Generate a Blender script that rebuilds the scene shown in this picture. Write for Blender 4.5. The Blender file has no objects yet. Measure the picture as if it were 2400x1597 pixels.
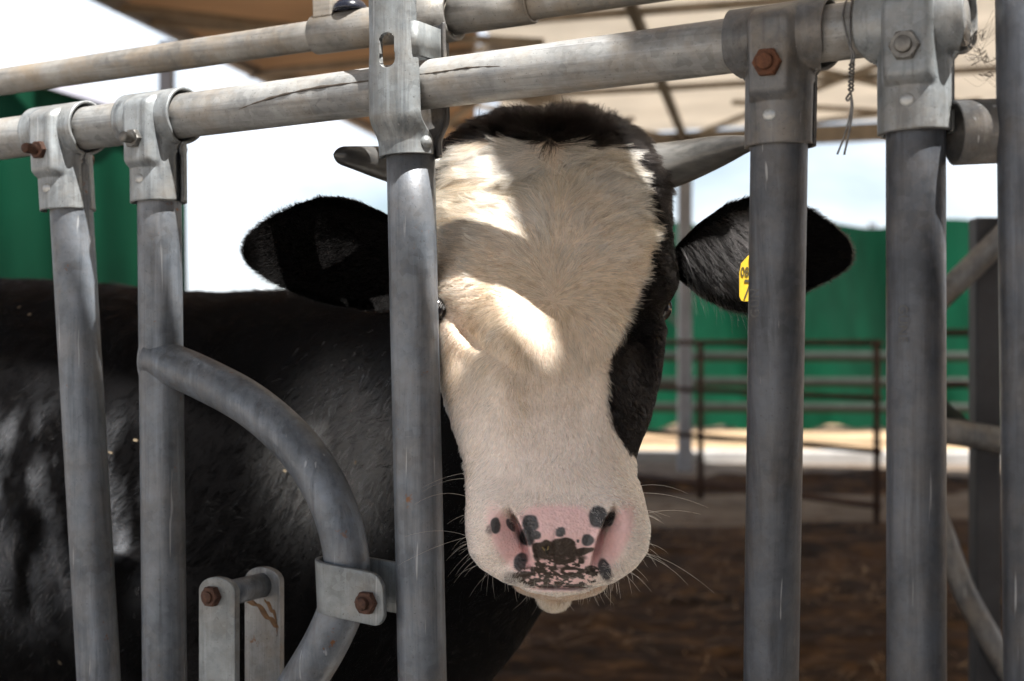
import bpy, bmesh, math, random
import numpy as np
from mathutils import Matrix, Vector

rng = np.random.default_rng(7)
random.seed(7)
R = math.radians
SC = bpy.context.scene
COL = SC.collection

# ------------------------------------------------------------------ camera
CAM_H = 1.25                      # camera height above the ground
F = 50.0 / 36.0 * 2400.0          # focal length in photo pixels
cam_d = bpy.data.cameras.new('camera')
cam_d.lens = 50.0
cam_d.sensor_width = 36.0
cam_d.clip_start = 0.05
cam_d.clip_end = 2000.0
cam_d.dof.use_dof = True
cam_d.dof.focus_distance = 1.37
cam_d.dof.aperture_fstop = 5.6
cam_o = bpy.data.objects.new('camera', cam_d)
cam_o.location = (0, 0, CAM_H)
cam_o.rotation_euler = (R(90), 0, 0)
COL.objects.link(cam_o)
SC.camera = cam_o

# ------------------------------------------------------------------ light
SUN_DIR = Vector((0.263, -0.37, 0.93)).normalized()      # towards the sun
SUN_EL = math.asin(SUN_DIR.z)
SUN_AZ = math.atan2(SUN_DIR.x, SUN_DIR.y)
sun_d = bpy.data.lights.new('sun', 'SUN')
sun_d.energy = 5.0
sun_d.angle = R(0.5)
sun_d.color = (1.0, 0.965, 0.91)
sun_o = bpy.data.objects.new('sun', sun_d)
sun_o.rotation_euler = SUN_DIR.to_track_quat('Z', 'Y').to_euler()
sun_o.location = (2, -3, 8)
COL.objects.link(sun_o)

W = bpy.data.worlds.new('World')
SC.world = W
W.use_nodes = True
nt = W.node_tree
nt.nodes.clear()
n_out = nt.nodes.new('ShaderNodeOutputWorld')
n_bg = nt.nodes.new('ShaderNodeBackground')
n_sky = nt.nodes.new('ShaderNodeTexSky')
n_sky.sky_type = 'NISHITA'
n_sky.sun_disc = False
n_sky.sun_elevation = SUN_EL
n_sky.sun_rotation = SUN_AZ
n_sky.altitude = 300.0
n_sky.air_density = 1.0
n_sky.dust_density = 2.0
n_tc = nt.nodes.new('ShaderNodeTexCoord')
n_map = nt.nodes.new('ShaderNodeMapping')
n_map.inputs['Scale'].default_value = (1.6, 1.6, 4.5)
n_cl = nt.nodes.new('ShaderNodeTexNoise')
n_cl.inputs['Scale'].default_value = 1.7
n_cl.inputs['Detail'].default_value = 7.0
n_cr = nt.nodes.new('ShaderNodeValToRGB')
n_cr.color_ramp.elements[0].position = 0.34
n_cr.color_ramp.elements[1].position = 0.60
n_mix = nt.nodes.new('ShaderNodeMix')
n_mix.data_type = 'RGBA'
n_mix.inputs[7].default_value = (9.0, 9.6, 10.5, 1)        # thin white cloud
nt.links.new(n_tc.outputs['Generated'], n_map.inputs['Vector'])
nt.links.new(n_map.outputs['Vector'], n_cl.inputs['Vector'])
nt.links.new(n_cl.outputs['Fac'], n_cr.inputs['Fac'])
nt.links.new(n_cr.outputs['Color'], n_mix.inputs[0])
nt.links.new(n_sky.outputs['Color'], n_mix.inputs[6])
nt.links.new(n_mix.outputs[2], n_bg.inputs['Color'])
n_bg.inputs['Strength'].default_value = 0.052
nt.links.new(n_bg.outputs['Background'], n_out.inputs['Surface'])

SC.view_settings.view_transform = 'Standard'
SC.view_settings.look = 'None'
SC.view_settings.gamma = 1.0
SC.view_settings.use_curve_mapping = False
SC.view_settings.exposure = 1.66

SC.render.engine = 'CYCLES'
cy = SC.cycles
cy.use_denoising = True
cy.use_adaptive_sampling = True
cy.adaptive_threshold = 0.02
cy.max_bounces = 7
cy.diffuse_bounces = 4
cy.glossy_bounces = 4
cy.transmission_bounces = 5
cy.transparent_max_bounces = 8
cy.sample_clamp_indirect = 6.0
cy.caustics_reflective = False
cy.caustics_refractive = False
try:
    SC.cycles_curves.shape = 'RIBBONS'
    SC.cycles_curves.subdivisions = 2
except Exception:
    pass

# ------------------------------------------------------------------ helpers
def P(px, py, d):
    """a point of the place seen at photo pixel px,py at distance d"""
    return np.array([(px - 1200.0) / F * d, d, CAM_H + (798.5 - py) / F * d])

def proj(v):
    return 1200.0 + F * v[..., 0] / v[..., 1], 798.5 - F * (v[..., 2] - CAM_H) / v[..., 1]

def ZP(px):
    """distance of the headlock panel where it is seen at px"""
    return 1.0 / (0.596 + 1.206e-4 * px)

U = np.array([0.879, -0.477, 0.0]); U /= np.linalg.norm(U)      # along the panel
NRM = np.array([U[1], -U[0], 0.0])                                # towards the feed lane

def hash3(i, j, k, seed):
    n = (i * 374761393 + j * 668265263 + k * 2147483647 + seed * 974634777) & 0xFFFFFFFF
    n = ((n ^ (n >> 13)) * 1274126177) & 0xFFFFFFFF
    n = ((n ^ (n >> 16)) * 2246822519) & 0xFFFFFFFF
    return ((n ^ (n >> 15)) & 0xFFFFFF) / float(0xFFFFFF)

def vnoise(p, scale, seed=0):
    """3-D value noise, -1..1"""
    q = np.asarray(p, dtype=np.float64) * scale + 1000.0
    b = np.floor(q).astype(np.int64)
    f = q - b
    f = f * f * (3 - 2 * f)
    out = np.zeros(q.shape[:-1])
    for dx in (0, 1):
        for dy in (0, 1):
            for dz in (0, 1):
                w = (f[..., 0] if dx else 1 - f[..., 0]) * (f[..., 1] if dy else 1 - f[..., 1]) * (f[..., 2] if dz else 1 - f[..., 2])
                out += w * hash3(b[..., 0] + dx, b[..., 1] + dy, b[..., 2] + dz, seed)
    return out * 2 - 1

def fbm(p, scale, octs=3, seed=0):
    s = 0; a = 1; t = 0
    for o in range(octs):
        s = s + a * vnoise(p, scale * 2 ** o, seed + o * 17); t += a; a *= 0.5
    return s / t

def smooth(a, b, x):
    t = np.clip((x - a) / (b - a), 0, 1)
    return t * t * (3 - 2 * t)

def new_mesh(name, verts, faces, mat=None, parent=None, smooth_shade=True, mats=None):
    me = bpy.data.meshes.new(name)
    me.from_pydata(np.asarray(verts, dtype=float).tolist(), [], [list(map(int, f)) for f in faces])
    if mat is not None:
        me.materials.append(mat)
    if smooth_shade:
        me.polygons.foreach_set('use_smooth', [True] * len(me.polygons))
    me.update()
    return link(name, me, parent)

def link(name, data, parent=None):
    o = bpy.data.objects.new(name, data)
    COL.objects.link(o)
    if parent is not None:
        o.parent = parent
        o.matrix_parent_inverse = Matrix.Translation(-(parent_loc(parent)))
    return o

def parent_loc(p):
    return Vector(p.location) if p.parent is None else Vector((0, 0, 0))

def tag(o, label, cat, group=None, kind=None):
    if label: o['label'] = label
    if cat: o['category'] = cat
    if group: o['group'] = group
    if kind: o['kind'] = kind
    return o

def empty(name, loc, label=None, cat=None, group=None):
    o = bpy.data.objects.new(name, None)
    o.location = tuple(loc)
    o.empty_display_size = 0.1
    COL.objects.link(o)
    tag(o, label, cat, group)
    return o

def grid_faces(nv, nu, closed=False, off=0, flip=False):
    j, i = np.meshgrid(np.arange(nv - 1), np.arange(nu if closed else nu - 1), indexing='ij')
    i2 = (i + 1) % nu
    f = np.stack([j * nu + i, j * nu + i2, (j + 1) * nu + i2, (j + 1) * nu + i], -1).reshape(-1, 4) + off
    return f[:, ::-1] if flip else f

def catmull(pts, n):
    pts = np.asarray(pts, float)
    ext = np.vstack([2 * pts[0] - pts[1], pts, 2 * pts[-1] - pts[-2]])
    out = []
    m = len(pts) - 1
    for k in range(n):
        t = k / (n - 1) * m
        i = min(int(t), m - 1); t -= i
        p0, p1, p2, p3 = ext[i], ext[i + 1], ext[i + 2], ext[i + 3]
        out.append(0.5 * (2 * p1 + (p2 - p0) * t + (2 * p0 - 5 * p1 + 4 * p2 - p3) * t * t + (3 * p1 - p0 - 3 * p2 + p3) * t ** 3))
    return np.array(out)

def sweep(pts, rad, n=24, caps=True, sx=1.0, sy=1.0):
    """tube along pts; rad scalar or per point. returns verts, faces"""
    pts = np.asarray(pts, float)
    m = len(pts)
    rad = np.broadcast_to(np.asarray(rad, float), (m,))
    tan = np.gradient(pts, axis=0)
    tan /= np.linalg.norm(tan, axis=1)[:, None]
    ref = np.array([0, 0, 1.0]) if abs(tan[0][2]) < 0.9 else np.array([1.0, 0, 0])
    a = np.cross(tan[0], ref); a /= np.linalg.norm(a)
    V = []
    for k in range(m):
        a = a - tan[k] * np.dot(a, tan[k]); a /= np.linalg.norm(a)
        b = np.cross(tan[k], a)
        th = np.arange(n) / n * 2 * math.pi
        V.append(pts[k] + rad[k] * (np.cos(th)[:, None] * a * sx + np.sin(th)[:, None] * b * sy))
    V = np.vstack(V)
    Fc = [list(f) for f in grid_faces(m, n, True)]
    if caps:
        Fc.append(list(range(n))[::-1]); Fc.append(list(range((m - 1) * n, m * n)))
    return V, Fc

def tube(name, pts, rad, mat, parent=None, n=28, caps=True, **k):
    V, Fc = sweep(pts, rad, n, caps, **k)
    return new_mesh(name, V, Fc, mat, parent, True)

def hollow_pipe(name, a, b, r, mat, parent=None, n=32, wall=0.003):
    a = np.asarray(a, float); b = np.asarray(b, float)
    d = (b - a) / np.linalg.norm(b - a)
    V1, F1 = sweep([a, b], r, n, False)
    V2, F2 = sweep([a, b], r - wall, n, False)
    off = len(V1)
    Fc = F1 + [[x + off for x in f[::-1]] for f in F2]
    for i in range(n):
        j = (i + 1) % n
        Fc.append([j, i, off + i, off + j])
        Fc.append([n + i, n + j, off + n + j, off + n + i])
    return new_mesh(name, np.vstack([V1, V2]), Fc, mat, parent, True)

def frame_box(c, ax, ay, az, sx, sy, sz, bev=0.0):
    """box with half sizes along unit axes"""
    c = np.asarray(c, float)
    V = []
    for i in (-1, 1):
        for j in (-1, 1):
            for k in (-1, 1):
                V.append(c + ax * sx * i + ay * sy * j + az * sz * k)
    Fc = [[0, 1, 3, 2], [4, 6, 7, 5], [0, 4, 5, 1], [2, 3, 7, 6], [0, 2, 6, 4], [1, 5, 7, 3]]
    return V, Fc

def box_obj(name, c, ax, ay, az, sx, sy, sz, mat, parent=None, bev=0.0):
    V, Fc = frame_box(c, ax, ay, az, sx, sy, sz)
    o = new_mesh(name, V, Fc, mat, parent, False)
    if bev > 0:
        m = o.modifiers.new('bevel', 'BEVEL'); m.width = bev; m.segments = 2
    return o

EX = np.array([1.0, 0, 0]); EY = np.array([0, 1.0, 0]); EZ = np.array([0, 0, 1.0])

# ------------------------------------------------------------------ materials
def mat_new(name):
    m = bpy.data.materials.new(name)
    m.use_nodes = True
    nt = m.node_tree
    b = nt.nodes['Principled BSDF']
    return m, nt, b

def nd(nt, t, **k):
    n = nt.nodes.new(t)
    for a, v in k.items():
        setattr(n, a, v)
    return n

def mixrgb(nt, fac, a, b, blend='MIX'):
    n = nd(nt, 'ShaderNodeMix', data_type='RGBA', blend_type=blend)
    for sock, v in ((n.inputs[0], fac), (n.inputs[6], a), (n.inputs[7], b)):
        if hasattr(v, 'is_linked') or isinstance(v, bpy.types.NodeSocket):
            nt.links.new(v, sock)
        else:
            sock.default_value = v
    return n.outputs[2]

def ramp(nt, src, p0, p1, c0=(0, 0, 0, 1), c1=(1, 1, 1, 1)):
    n = nd(nt, 'ShaderNodeValToRGB')
    n.color_ramp.elements[0].position = p0; n.color_ramp.elements[1].position = p1
    n.color_ramp.elements[0].color = c0; n.color_ramp.elements[1].color = c1
    nt.links.new(src, n.inputs['Fac'])
    return n.outputs['Color']

def noise(nt, vec, scale, detail=4.0, rough=0.55):
    n = nd(nt, 'ShaderNodeTexNoise')
    n.inputs['Scale'].default_value = scale
    n.inputs['Detail'].default_value = detail
    n.inputs['Roughness'].default_value = rough
    nt.links.new(vec, n.inputs['Vector'])
    return n.outputs['Fac']

def coords(nt, scale=(1, 1, 1), loc=(0, 0, 0), rot=(0, 0, 0)):
    t = nd(nt, 'ShaderNodeTexCoord')
    m = nd(nt, 'ShaderNodeMapping')
    m.inputs['Scale'].default_value = scale
    m.inputs['Location'].default_value = loc
    m.inputs['Rotation'].default_value = rot
    nt.links.new(t.outputs['Object'], m.inputs['Vector'])
    return m.outputs['Vector']

def bump(nt, b, height, strength, dist):
    n = nd(nt, 'ShaderNodeBump')
    n.inputs['Strength'].default_value = strength
    n.inputs['Distance'].default_value = dist
    nt.links.new(height, n.inputs['Height'])
    nt.links.new(n.outputs['Normal'], b.inputs['Normal'])

def galvanised(name, base=(0.175, 0.190, 0.205), dirt=0.35, rust=0.25, seed=0.0, metallic=0.35, rough=0.42, horiz=False, rustpos=0.69, light=2.0):
    """weathered zinc: spangle, pale bloom, dark streaks along the pipe, dust film, scuffs, rust freckles"""
    m, nt, b = mat_new(name)
    v = coords(nt, loc=(seed, seed * 0.7, -seed))
    if horiz:
        vs = coords(nt, scale=(2.5, 2.5, 70), loc=(seed, 0, seed)); vl = coords(nt, scale=(5, 5, 160), loc=(-seed, 0, seed))
    else:
        vs = coords(nt, scale=(70, 70, 3.5), loc=(seed, 0, seed)); vl = coords(nt, scale=(170, 170, 9), loc=(-seed, 0, seed))
    def mul(src, k):
        n = nd(nt, 'ShaderNodeMath', operation='MULTIPLY'); nt.links.new(src, n.inputs[0]); n.inputs[1].default_value = k; n.use_clamp = True
        return n.outputs[0]
    vor = nd(nt, 'ShaderNodeTexVoronoi'); vor.inputs['Scale'].default_value = 130.0
    nt.links.new(v, vor.inputs['Vector'])
    hsv = nd(nt, 'ShaderNodeSeparateColor'); nt.links.new(vor.outputs['Color'], hsv.inputs['Color'])
    sp = ramp(nt, hsv.outputs[0], 0.0, 1.0, tuple(x * 0.82 for x in base) + (1,), tuple(x * 1.18 for x in base) + (1,))
    big = ramp(nt, noise(nt, v, 11.0, 7.0, 0.66), 0.42, 0.70)
    c = mixrgb(nt, mul(big, 0.85), sp, tuple(min(1, x * light) for x in base) + (1,))
    bloom = ramp(nt, noise(nt, vs, 0.8, 6.0, 0.7), 0.54, 0.72)
    c = mixrgb(nt, mul(bloom, 0.58), c, (base[0] * 2.3, base[1] * 2.35, base[2] * 2.4, 1))
    st = ramp(nt, noise(nt, vs, 1.3, 6.0, 0.68), 0.50, 0.72)
    c = mixrgb(nt, mul(st, 0.75), c, (base[0] * 0.36, base[1] * 0.38, base[2] * 0.42, 1))
    du = ramp(nt, noise(nt, v, 20.0, 7.0, 0.72), 0.44, 0.70)
    dus = mul(du, dirt)
    c = mixrgb(nt, dus, c, (0.24, 0.190, 0.135, 1))
    pk = ramp(nt, noise(nt, v, 420.0, 2.0), 0.67, 0.72)
    c = mixrgb(nt, mul(pk, 0.6), c, (0.045, 0.042, 0.04, 1))
    sc_ = ramp(nt, noise(nt, vl, 1.0, 2.0, 0.5), 0.70, 0.74)
    c = mixrgb(nt, mul(sc_, 0.5), c, (0.46, 0.47, 0.48, 1))
    ru = ramp(nt, noise(nt, v, 34.0, 7.0, 0.74), rustpos, rustpos + 0.045)
    rus = mul(ru, rust * 2.4)
    c = mixrgb(nt, rus, c, (0.17, 0.070, 0.024, 1))
    nt.links.new(c, b.inputs['Base Color'])
    mm = nd(nt, 'ShaderNodeMapRange'); mm.inputs['To Min'].default_value = metallic; mm.inputs['To Max'].default_value = metallic * 0.15
    nt.links.new(dus, mm.inputs['Value']); nt.links.new(mm.outputs[0], b.inputs['Metallic'])
    rr = nd(nt, 'ShaderNodeMapRange'); rr.inputs['To Min'].default_value = rough - 0.14; rr.inputs['To Max'].default_value = rough + 0.26
    nt.links.new(noise(nt, v, 28.0, 6.0, 0.7), rr.inputs['Value']); nt.links.new(rr.outputs[0], b.inputs['Roughness'])
    ad = nd(nt, 'ShaderNodeMath', operation='MULTIPLY_ADD')
    nt.links.new(noise(nt, v, 16.0, 2.0), ad.inputs[0]); ad.inputs[1].default_value = 2.5; nt.links.new(noise(nt, v, 170.0, 5.0, 0.6), ad.inputs[2])
    bump(nt, b, ad.outputs[0], 0.30, 0.0016)
    return m

def plain(name, col, rough=0.7, metallic=0.0, var=0.25, scale=30.0, bumpd=0.001, spec=0.5):
    m, nt, b = mat_new(name)
    v = coords(nt)
    f = ramp(nt, noise(nt, v, scale, 5.0, 0.6), 0.3, 0.72)
    c = mixrgb(nt, f, tuple(x * (1 - var) for x in col) + (1,), tuple(min(1, x * (1 + var)) for x in col) + (1,))
    nt.links.new(c, b.inputs['Base Color'])
    b.inputs['Roughness'].default_value = rough
    b.inputs['Metallic'].default_value = metallic
    b.inputs['Specular IOR Level'].default_value = spec
    if bumpd > 0:
        bump(nt, b, noise(nt, v, scale * 4, 4.0), 0.3, bumpd)
    return m

M_RAIL = galvanised('galvanised_rail', base=(0.235, 0.240, 0.240), dirt=0.6, rust=0.25, seed=1.3, horiz=True)
M_RAIL2 = galvanised('galvanised_top_rail', base=(0.19, 0.185, 0.175), dirt=0.85, rust=0.4, seed=5.1, horiz=True, rustpos=0.66)
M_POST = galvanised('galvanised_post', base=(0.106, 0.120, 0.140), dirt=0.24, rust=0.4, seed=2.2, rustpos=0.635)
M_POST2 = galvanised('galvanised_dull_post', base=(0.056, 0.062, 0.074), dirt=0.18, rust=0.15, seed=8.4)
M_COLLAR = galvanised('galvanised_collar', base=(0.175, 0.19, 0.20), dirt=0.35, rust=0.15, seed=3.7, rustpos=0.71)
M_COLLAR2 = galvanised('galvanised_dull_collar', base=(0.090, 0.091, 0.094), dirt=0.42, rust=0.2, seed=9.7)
M_PLATE = galvanised('galvanised_plate', base=(0.165, 0.18, 0.188), dirt=0.32, rust=0.15, seed=4.4)
M_STAIN = galvanised('rust_stained_plate', base=(0.19, 0.195, 0.20), dirt=0.5, rust=0.45, seed=6.9, rustpos=0.60)
M_RUST = plain('rusty_bolt', (0.075, 0.034, 0.021), 0.75, 0.15, 0.55, 160.0, 0.0008)
M_RUSTB = plain('bright_rusty_bolt', (0.11, 0.042, 0.019), 0.8, 0.1, 0.5, 180.0, 0.0008)
M_ZINC = plain('bright_zinc', (0.36, 0.37, 0.37), 0.4, 0.6, 0.2, 140.0, 0.0006)
M_BOLT = plain('grey_bolt', (0.17, 0.165, 0.155), 0.5, 0.6, 0.35, 150.0, 0.0006)
M_BLACK = plain('blue_black_plastic', (0.012, 0.014, 0.024), 0.25, 0.0, 0.2, 40.0, 0.0)
M_WIRE = plain('old_wire', (0.16, 0.155, 0.15), 0.45, 0.7, 0.3, 200.0, 0.0)
# ================================================================== the setting
def ground_mat(name, c0, c1, scale, rough=0.95, c2=None, bumpd=0.02):
    m, nt, b = mat_new(name)
    v = coords(nt)
    f = ramp(nt, noise(nt, v, scale, 7.0, 0.65), 0.35, 0.68)
    c = mixrgb(nt, f, c0 + (1,), c1 + (1,))
    if c2:
        g = ramp(nt, noise(nt, v, scale * 4.5, 5.0, 0.6), 0.5, 0.72)
        c = mixrgb(nt, g, c, c2 + (1,))
    nt.links.new(c, b.inputs['Base Color'])
    b.inputs['Roughness'].default_value = rough
    b.inputs['Specular IOR Level'].default_value = 0.08
    bump(nt, b, noise(nt, v, scale * 6, 6.0), 0.6, bumpd)
    return m
M_DIRT = ground_mat('dry_tan_earth', (0.24, 0.165, 0.10), (0.36, 0.255, 0.16), 0.7, c2=(0.20, 0.155, 0.085))
M_LANE = ground_mat('pale_concrete_lane', (0.52, 0.49, 0.45), (0.64, 0.60, 0.55), 1.2, c2=(0.42, 0.37, 0.30), bumpd=0.004)
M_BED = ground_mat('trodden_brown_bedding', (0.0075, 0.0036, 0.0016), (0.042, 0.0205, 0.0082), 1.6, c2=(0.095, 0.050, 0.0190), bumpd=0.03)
M_APRON = ground_mat('muddy_concrete', (0.085, 0.065, 0.050), (0.17, 0.136, 0.106), 1.1, c2=(0.055, 0.034, 0.020), bumpd=0.006)
M_KERB = ground_mat('kerb_concrete', (0.24, 0.23, 0.22), (0.34, 0.33, 0.32), 2.0, bumpd=0.004)

def sheet(name, corners, z, mat, nx=2, ny=2):
    c = [np.array([x, y, z]) for x, y in corners]
    V = []
    for j in range(ny):
        for i in range(nx):
            s, t = i / (nx - 1), j / (ny - 1)
            V.append((c[0] * (1 - s) + c[1] * s) * (1 - t) + (c[3] * (1 - s) + c[2] * s) * t)
    return np.array(V), grid_faces(ny, nx)

V, Fc = sheet('ground', [(-600, -300), (600, -300), (600, 1500), (-600, 1500)], 0.0, M_DIRT)
tag(new_mesh('ground', V, Fc, M_DIRT), None, None, kind='structure')
V, Fc = sheet('lane', [(-9, -5), (9, -5), (9, 2.75 - 0.543 * 8.5), (-9, 3.75 + 0.543 * 8.4)], 0.006, M_LANE)
tag(new_mesh('feed_lane', V, Fc, M_LANE), None, None, kind='structure')

# bedding: an uneven trodden floor under the canopy
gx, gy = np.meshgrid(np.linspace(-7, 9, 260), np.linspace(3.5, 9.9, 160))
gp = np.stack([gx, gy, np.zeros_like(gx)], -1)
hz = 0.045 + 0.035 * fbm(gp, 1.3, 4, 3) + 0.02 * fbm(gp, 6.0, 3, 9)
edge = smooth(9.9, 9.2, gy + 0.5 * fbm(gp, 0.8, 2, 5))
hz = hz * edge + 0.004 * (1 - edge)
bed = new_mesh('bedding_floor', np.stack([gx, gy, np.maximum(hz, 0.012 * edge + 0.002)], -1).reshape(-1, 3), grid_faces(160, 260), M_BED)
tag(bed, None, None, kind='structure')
V, Fc = sheet('apron', [(-7, 8.4), (9.5, 8.4), (9.5, 14.0), (-7, 14.9)], 0.009, M_APRON)
tag(new_mesh('concrete_apron', V, Fc, M_APRON), None, None, kind='structure')
# dung ridge across the apron
gx, gy = np.meshgrid(np.linspace(-6, 9, 200), np.linspace(11.2, 13.0, 40))
gp = np.stack([gx, gy, gx * 0], -1)
hz = 0.005 + 0.12 * np.clip(smooth(0.95, 0.2, abs(gy - 12.1 + 0.2 * fbm(gp, 0.5, 2, 8)) / 0.9) * (0.5 + 0.9 * fbm(gp, 1.6, 3, 4)), 0, 1)
tag(new_mesh('dung_strip', np.stack([gx, gy, hz], -1).reshape(-1, 3), grid_faces(40, 200), M_BED), 'dark dung scraped into a strip across the concrete', 'dung', kind='stuff')
# kerb along the far edge of the pen
kx = np.array([13.2, -0.85, 0]); kx = np.array([1.0, -0.055, 0]); kx /= np.linalg.norm(kx); ky = np.array([-kx[1], kx[0], 0])
tag(box_obj('kerb', np.array([2.0, 14.55, 0.06]), kx, ky, EZ, 9.0, 0.16, 0.062, M_KERB, None, 0.01), None, None, kind='structure')

# loose straw on the floor
M_STRAW = plain('loose_straw', (0.17, 0.10, 0.040), 0.7, 0.0, 0.5, 3.0, 0.0)
ns = 3000
sx = rng.uniform(-1.0, 4.2, ns); sy = rng.uniform(3.6, 9.5, ns)
keep = fbm(np.stack([sx, sy, sx * 0], -1), 0.9, 3, 21) + rng.uniform(-.25, .25, ns) > 0.02
sx, sy = sx[keep], sy[keep]; ns = len(sx)
ang = rng.uniform(0, math.pi, ns); ln = rng.uniform(0.03, 0.13, ns); wd = rng.uniform(0.0015, 0.004, ns)
zc = 0.075 + 0.035 * fbm(np.stack([sx, sy, sx * 0], -1), 1.3, 4, 3) + rng.uniform(-0.01, 0.02, ns)
ca, sa = np.cos(ang), np.sin(ang); tl = rng.uniform(-0.25, 0.25, ns)
V = np.zeros((ns, 6, 3))
for q, (l, w) in enumerate(((-1, -1), (-1, 1), (0, 1), (1, 1), (1, -1), (0, -1))):
    V[:, q, 0] = sx + ca * l * ln / 2 - sa * w * wd; V[:, q, 1] = sy + sa * l * ln / 2 + ca * w * wd
    V[:, q, 2] = zc + tl * l * ln / 2 + (0.008 if l == 0 else 0)
idx = np.arange(ns)[:, None] * 6
Fc = np.vstack([idx + np.array([0, 1, 2, 5]), idx + np.array([5, 2, 3, 4])])
tag(new_mesh('straw', V.reshape(-1, 3), Fc, M_STRAW, None, False), 'loose straw scattered over the dark bedding', 'straw', kind='stuff')

# low pale hill far off
hx = np.linspace(-60, 5, 60)
prof = 1.25 + 9.0 * np.exp(-((hx + 33) / 16) ** 2) * (1 + 0.12 * np.sin(hx * 0.9))
V = np.concatenate([np.stack([hx, 210 + 0 * hx, 0 * hx - 1], -1), np.stack([hx, 225 + 0 * hx, prof], -1), np.stack([hx, 260 + 0 * hx, 0 * hx - 1], -1)])
M_HILL = plain('pale_far_hill', (0.42, 0.42, 0.43), 1.0, 0, 0.1, 0.1, 0.0)
tag(new_mesh('hill', V, grid_faces(3, 60), M_HILL), None, None, kind='structure')

# ================================================================== canopies
H_ROOF = CAM_H + 2.0
def canopy_mat(name, col, trans):
    m, nt, b = mat_new(name)
    nt.nodes.remove(b)
    out = nt.nodes['Material Output']
    v = coords(nt, scale=(1, 1, 1))
    f = ramp(nt, noise(nt, v, 1.5, 5.0, 0.6), 0.3, 0.7)
    c = mixrgb(nt, f, tuple(x * 0.90 for x in col) + (1,), tuple(x * 1.06 for x in col) + (1,))
    d = nd(nt, 'ShaderNodeBsdfDiffuse'); t = nd(nt, 'ShaderNodeBsdfTranslucent'); mx = nd(nt, 'ShaderNodeMixShader')
    nt.links.new(c, d.inputs['Color']); nt.links.new(c, t.inputs['Color'])
    mx.inputs[0].default_value = trans
    nt.links.new(d.outputs[0], mx.inputs[1]); nt.links.new(t.outputs[0], mx.inputs[2]); nt.links.new(mx.outputs[0], out.inputs['Surface'])
    return m
M_CANOPY = canopy_mat('tan_canopy_cloth', (0.80, 0.755, 0.69), 0.40)
M_TIN = plain('dull_tin_roof', (0.16, 0.15, 0.14), 0.6, 0.3, 0.2, 3.0, 0.0)
M_BEAM = plain('dull_brown_steel', (0.20, 0.17, 0.135), 0.6, 0.3, 0.3, 8.0, 0.0)
M_BEAM2 = plain('dark_steel_rafter', (0.070, 0.060, 0.050), 0.6, 0.2, 0.3, 8.0, 0.0, 0.2)
M_GPOST = plain('grey_painted_post', (0.22, 0.23, 0.26), 0.55, 0.3, 0.2, 6.0, 0.0)

def poly_slab(name, pts, z0, z1, mat, parent=None):
    n = len(pts)
    V = [np.array([x, y, z0]) for x, y in pts] + [np.array([x, y, z1]) for x, y in pts]
    Fc = [list(range(n)), list(range(2 * n - 1, n - 1, -1))] + [[i, n + i, n + (i + 1) % n, (i + 1) % n] for i in range(n)]
    o = new_mesh(name, V, Fc, mat, parent, False)
    bm = bmesh.new(); bm.from_mesh(o.data); bmesh.ops.recalc_face_normals(bm, faces=bm.faces); bm.to_mesh(o.data); bm.free()
    return o

Q = np.array([0.603, 0.58]) - 0.036 * np.array([0.477, 0.879]); MD = np.array([0.477, 0.879]); UL = np.array([-0.879, 0.477])
SLIT = 0.29
e0 = Q + MD * SLIT                            # a point on the front edge of the pen canopy
def front_edge(x): return e0[1] + (x - e0[0]) * (UL[1] / UL[0])
FARL = np.array([-1.05, 14.45]); FARR = np.array([9.0, 9.6 + 0.6])
def far_y(x): return 14.45 + (x + 1.05) * ((12.9 - 14.45) / (3.33 + 1.05))
LEFT_DIR = np.array([-2.28 + 1.68, 8.35 - 11.0])
lx = -3.36; ly = front_edge(lx)
pen_canopy = empty('pen_canopy', (1.64, far_y(1.64), 0), 'tan cloth canopy on a steel truss over the pen', 'canopy')
M_CANOPY2 = canopy_mat('brown_canopy_cloth', (0.46, 0.34, 0.24), 0.30)
def seam_x(y): return -0.27 + (y - 11.0) * -0.03 
ya, yb = front_edge(-0.1) , far_y(-0.3)
seam_l = [(seam_x(ya), front_edge(seam_x(ya))), (seam_x(9.1), 9.1), (seam_x(10.5) - 0.03, 10.5), (seam_x(13.0), 13.0), (seam_x(yb), far_y(seam_x(yb)))]
seam_r = [(seam_x(ya) + 0.004, front_edge(seam_x(ya) + 0.004)), (seam_x(9.1) + 0.004, 9.1), (seam_x(9.5) + 0.14, 9.5), (seam_x(12.4) + 0.20, 12.4), (seam_x(13.0) + 0.004, 13.0), (seam_x(yb) + 0.004, far_y(seam_x(yb) + 0.004))]
cloth = poly_slab('canopy_cloth', [(lx, ly)] + seam_l + [(-1.05, 14.45)], H_ROOF, H_ROOF + 0.004, M_CANOPY2, pen_canopy)
cloth['label'] = 'darker brown cloth panel of the canopy'
poly_slab('canopy_cloth', seam_r[::-1] + [(9.0, front_edge(9.0)), (9.0, far_y(9.0))][0:1] + [(9.0, far_y(9.0))], H_ROOF, H_ROOF + 0.004, M_CANOPY, pen_canopy)
def beam(name, a, b, w, h, mat, parent):
    a = np.asarray(a, float); b = np.asarray(b, float)
    d = (b - a); L = np.linalg.norm(d); d /= L
    s = np.cross(d, EZ); s /= np.linalg.norm(s); u = np.cross(s, d)
    return box_obj(name, (a + b) / 2, d, s, u, L / 2, w / 2, h / 2, mat, parent)
zb = H_ROOF - 0.055
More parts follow.
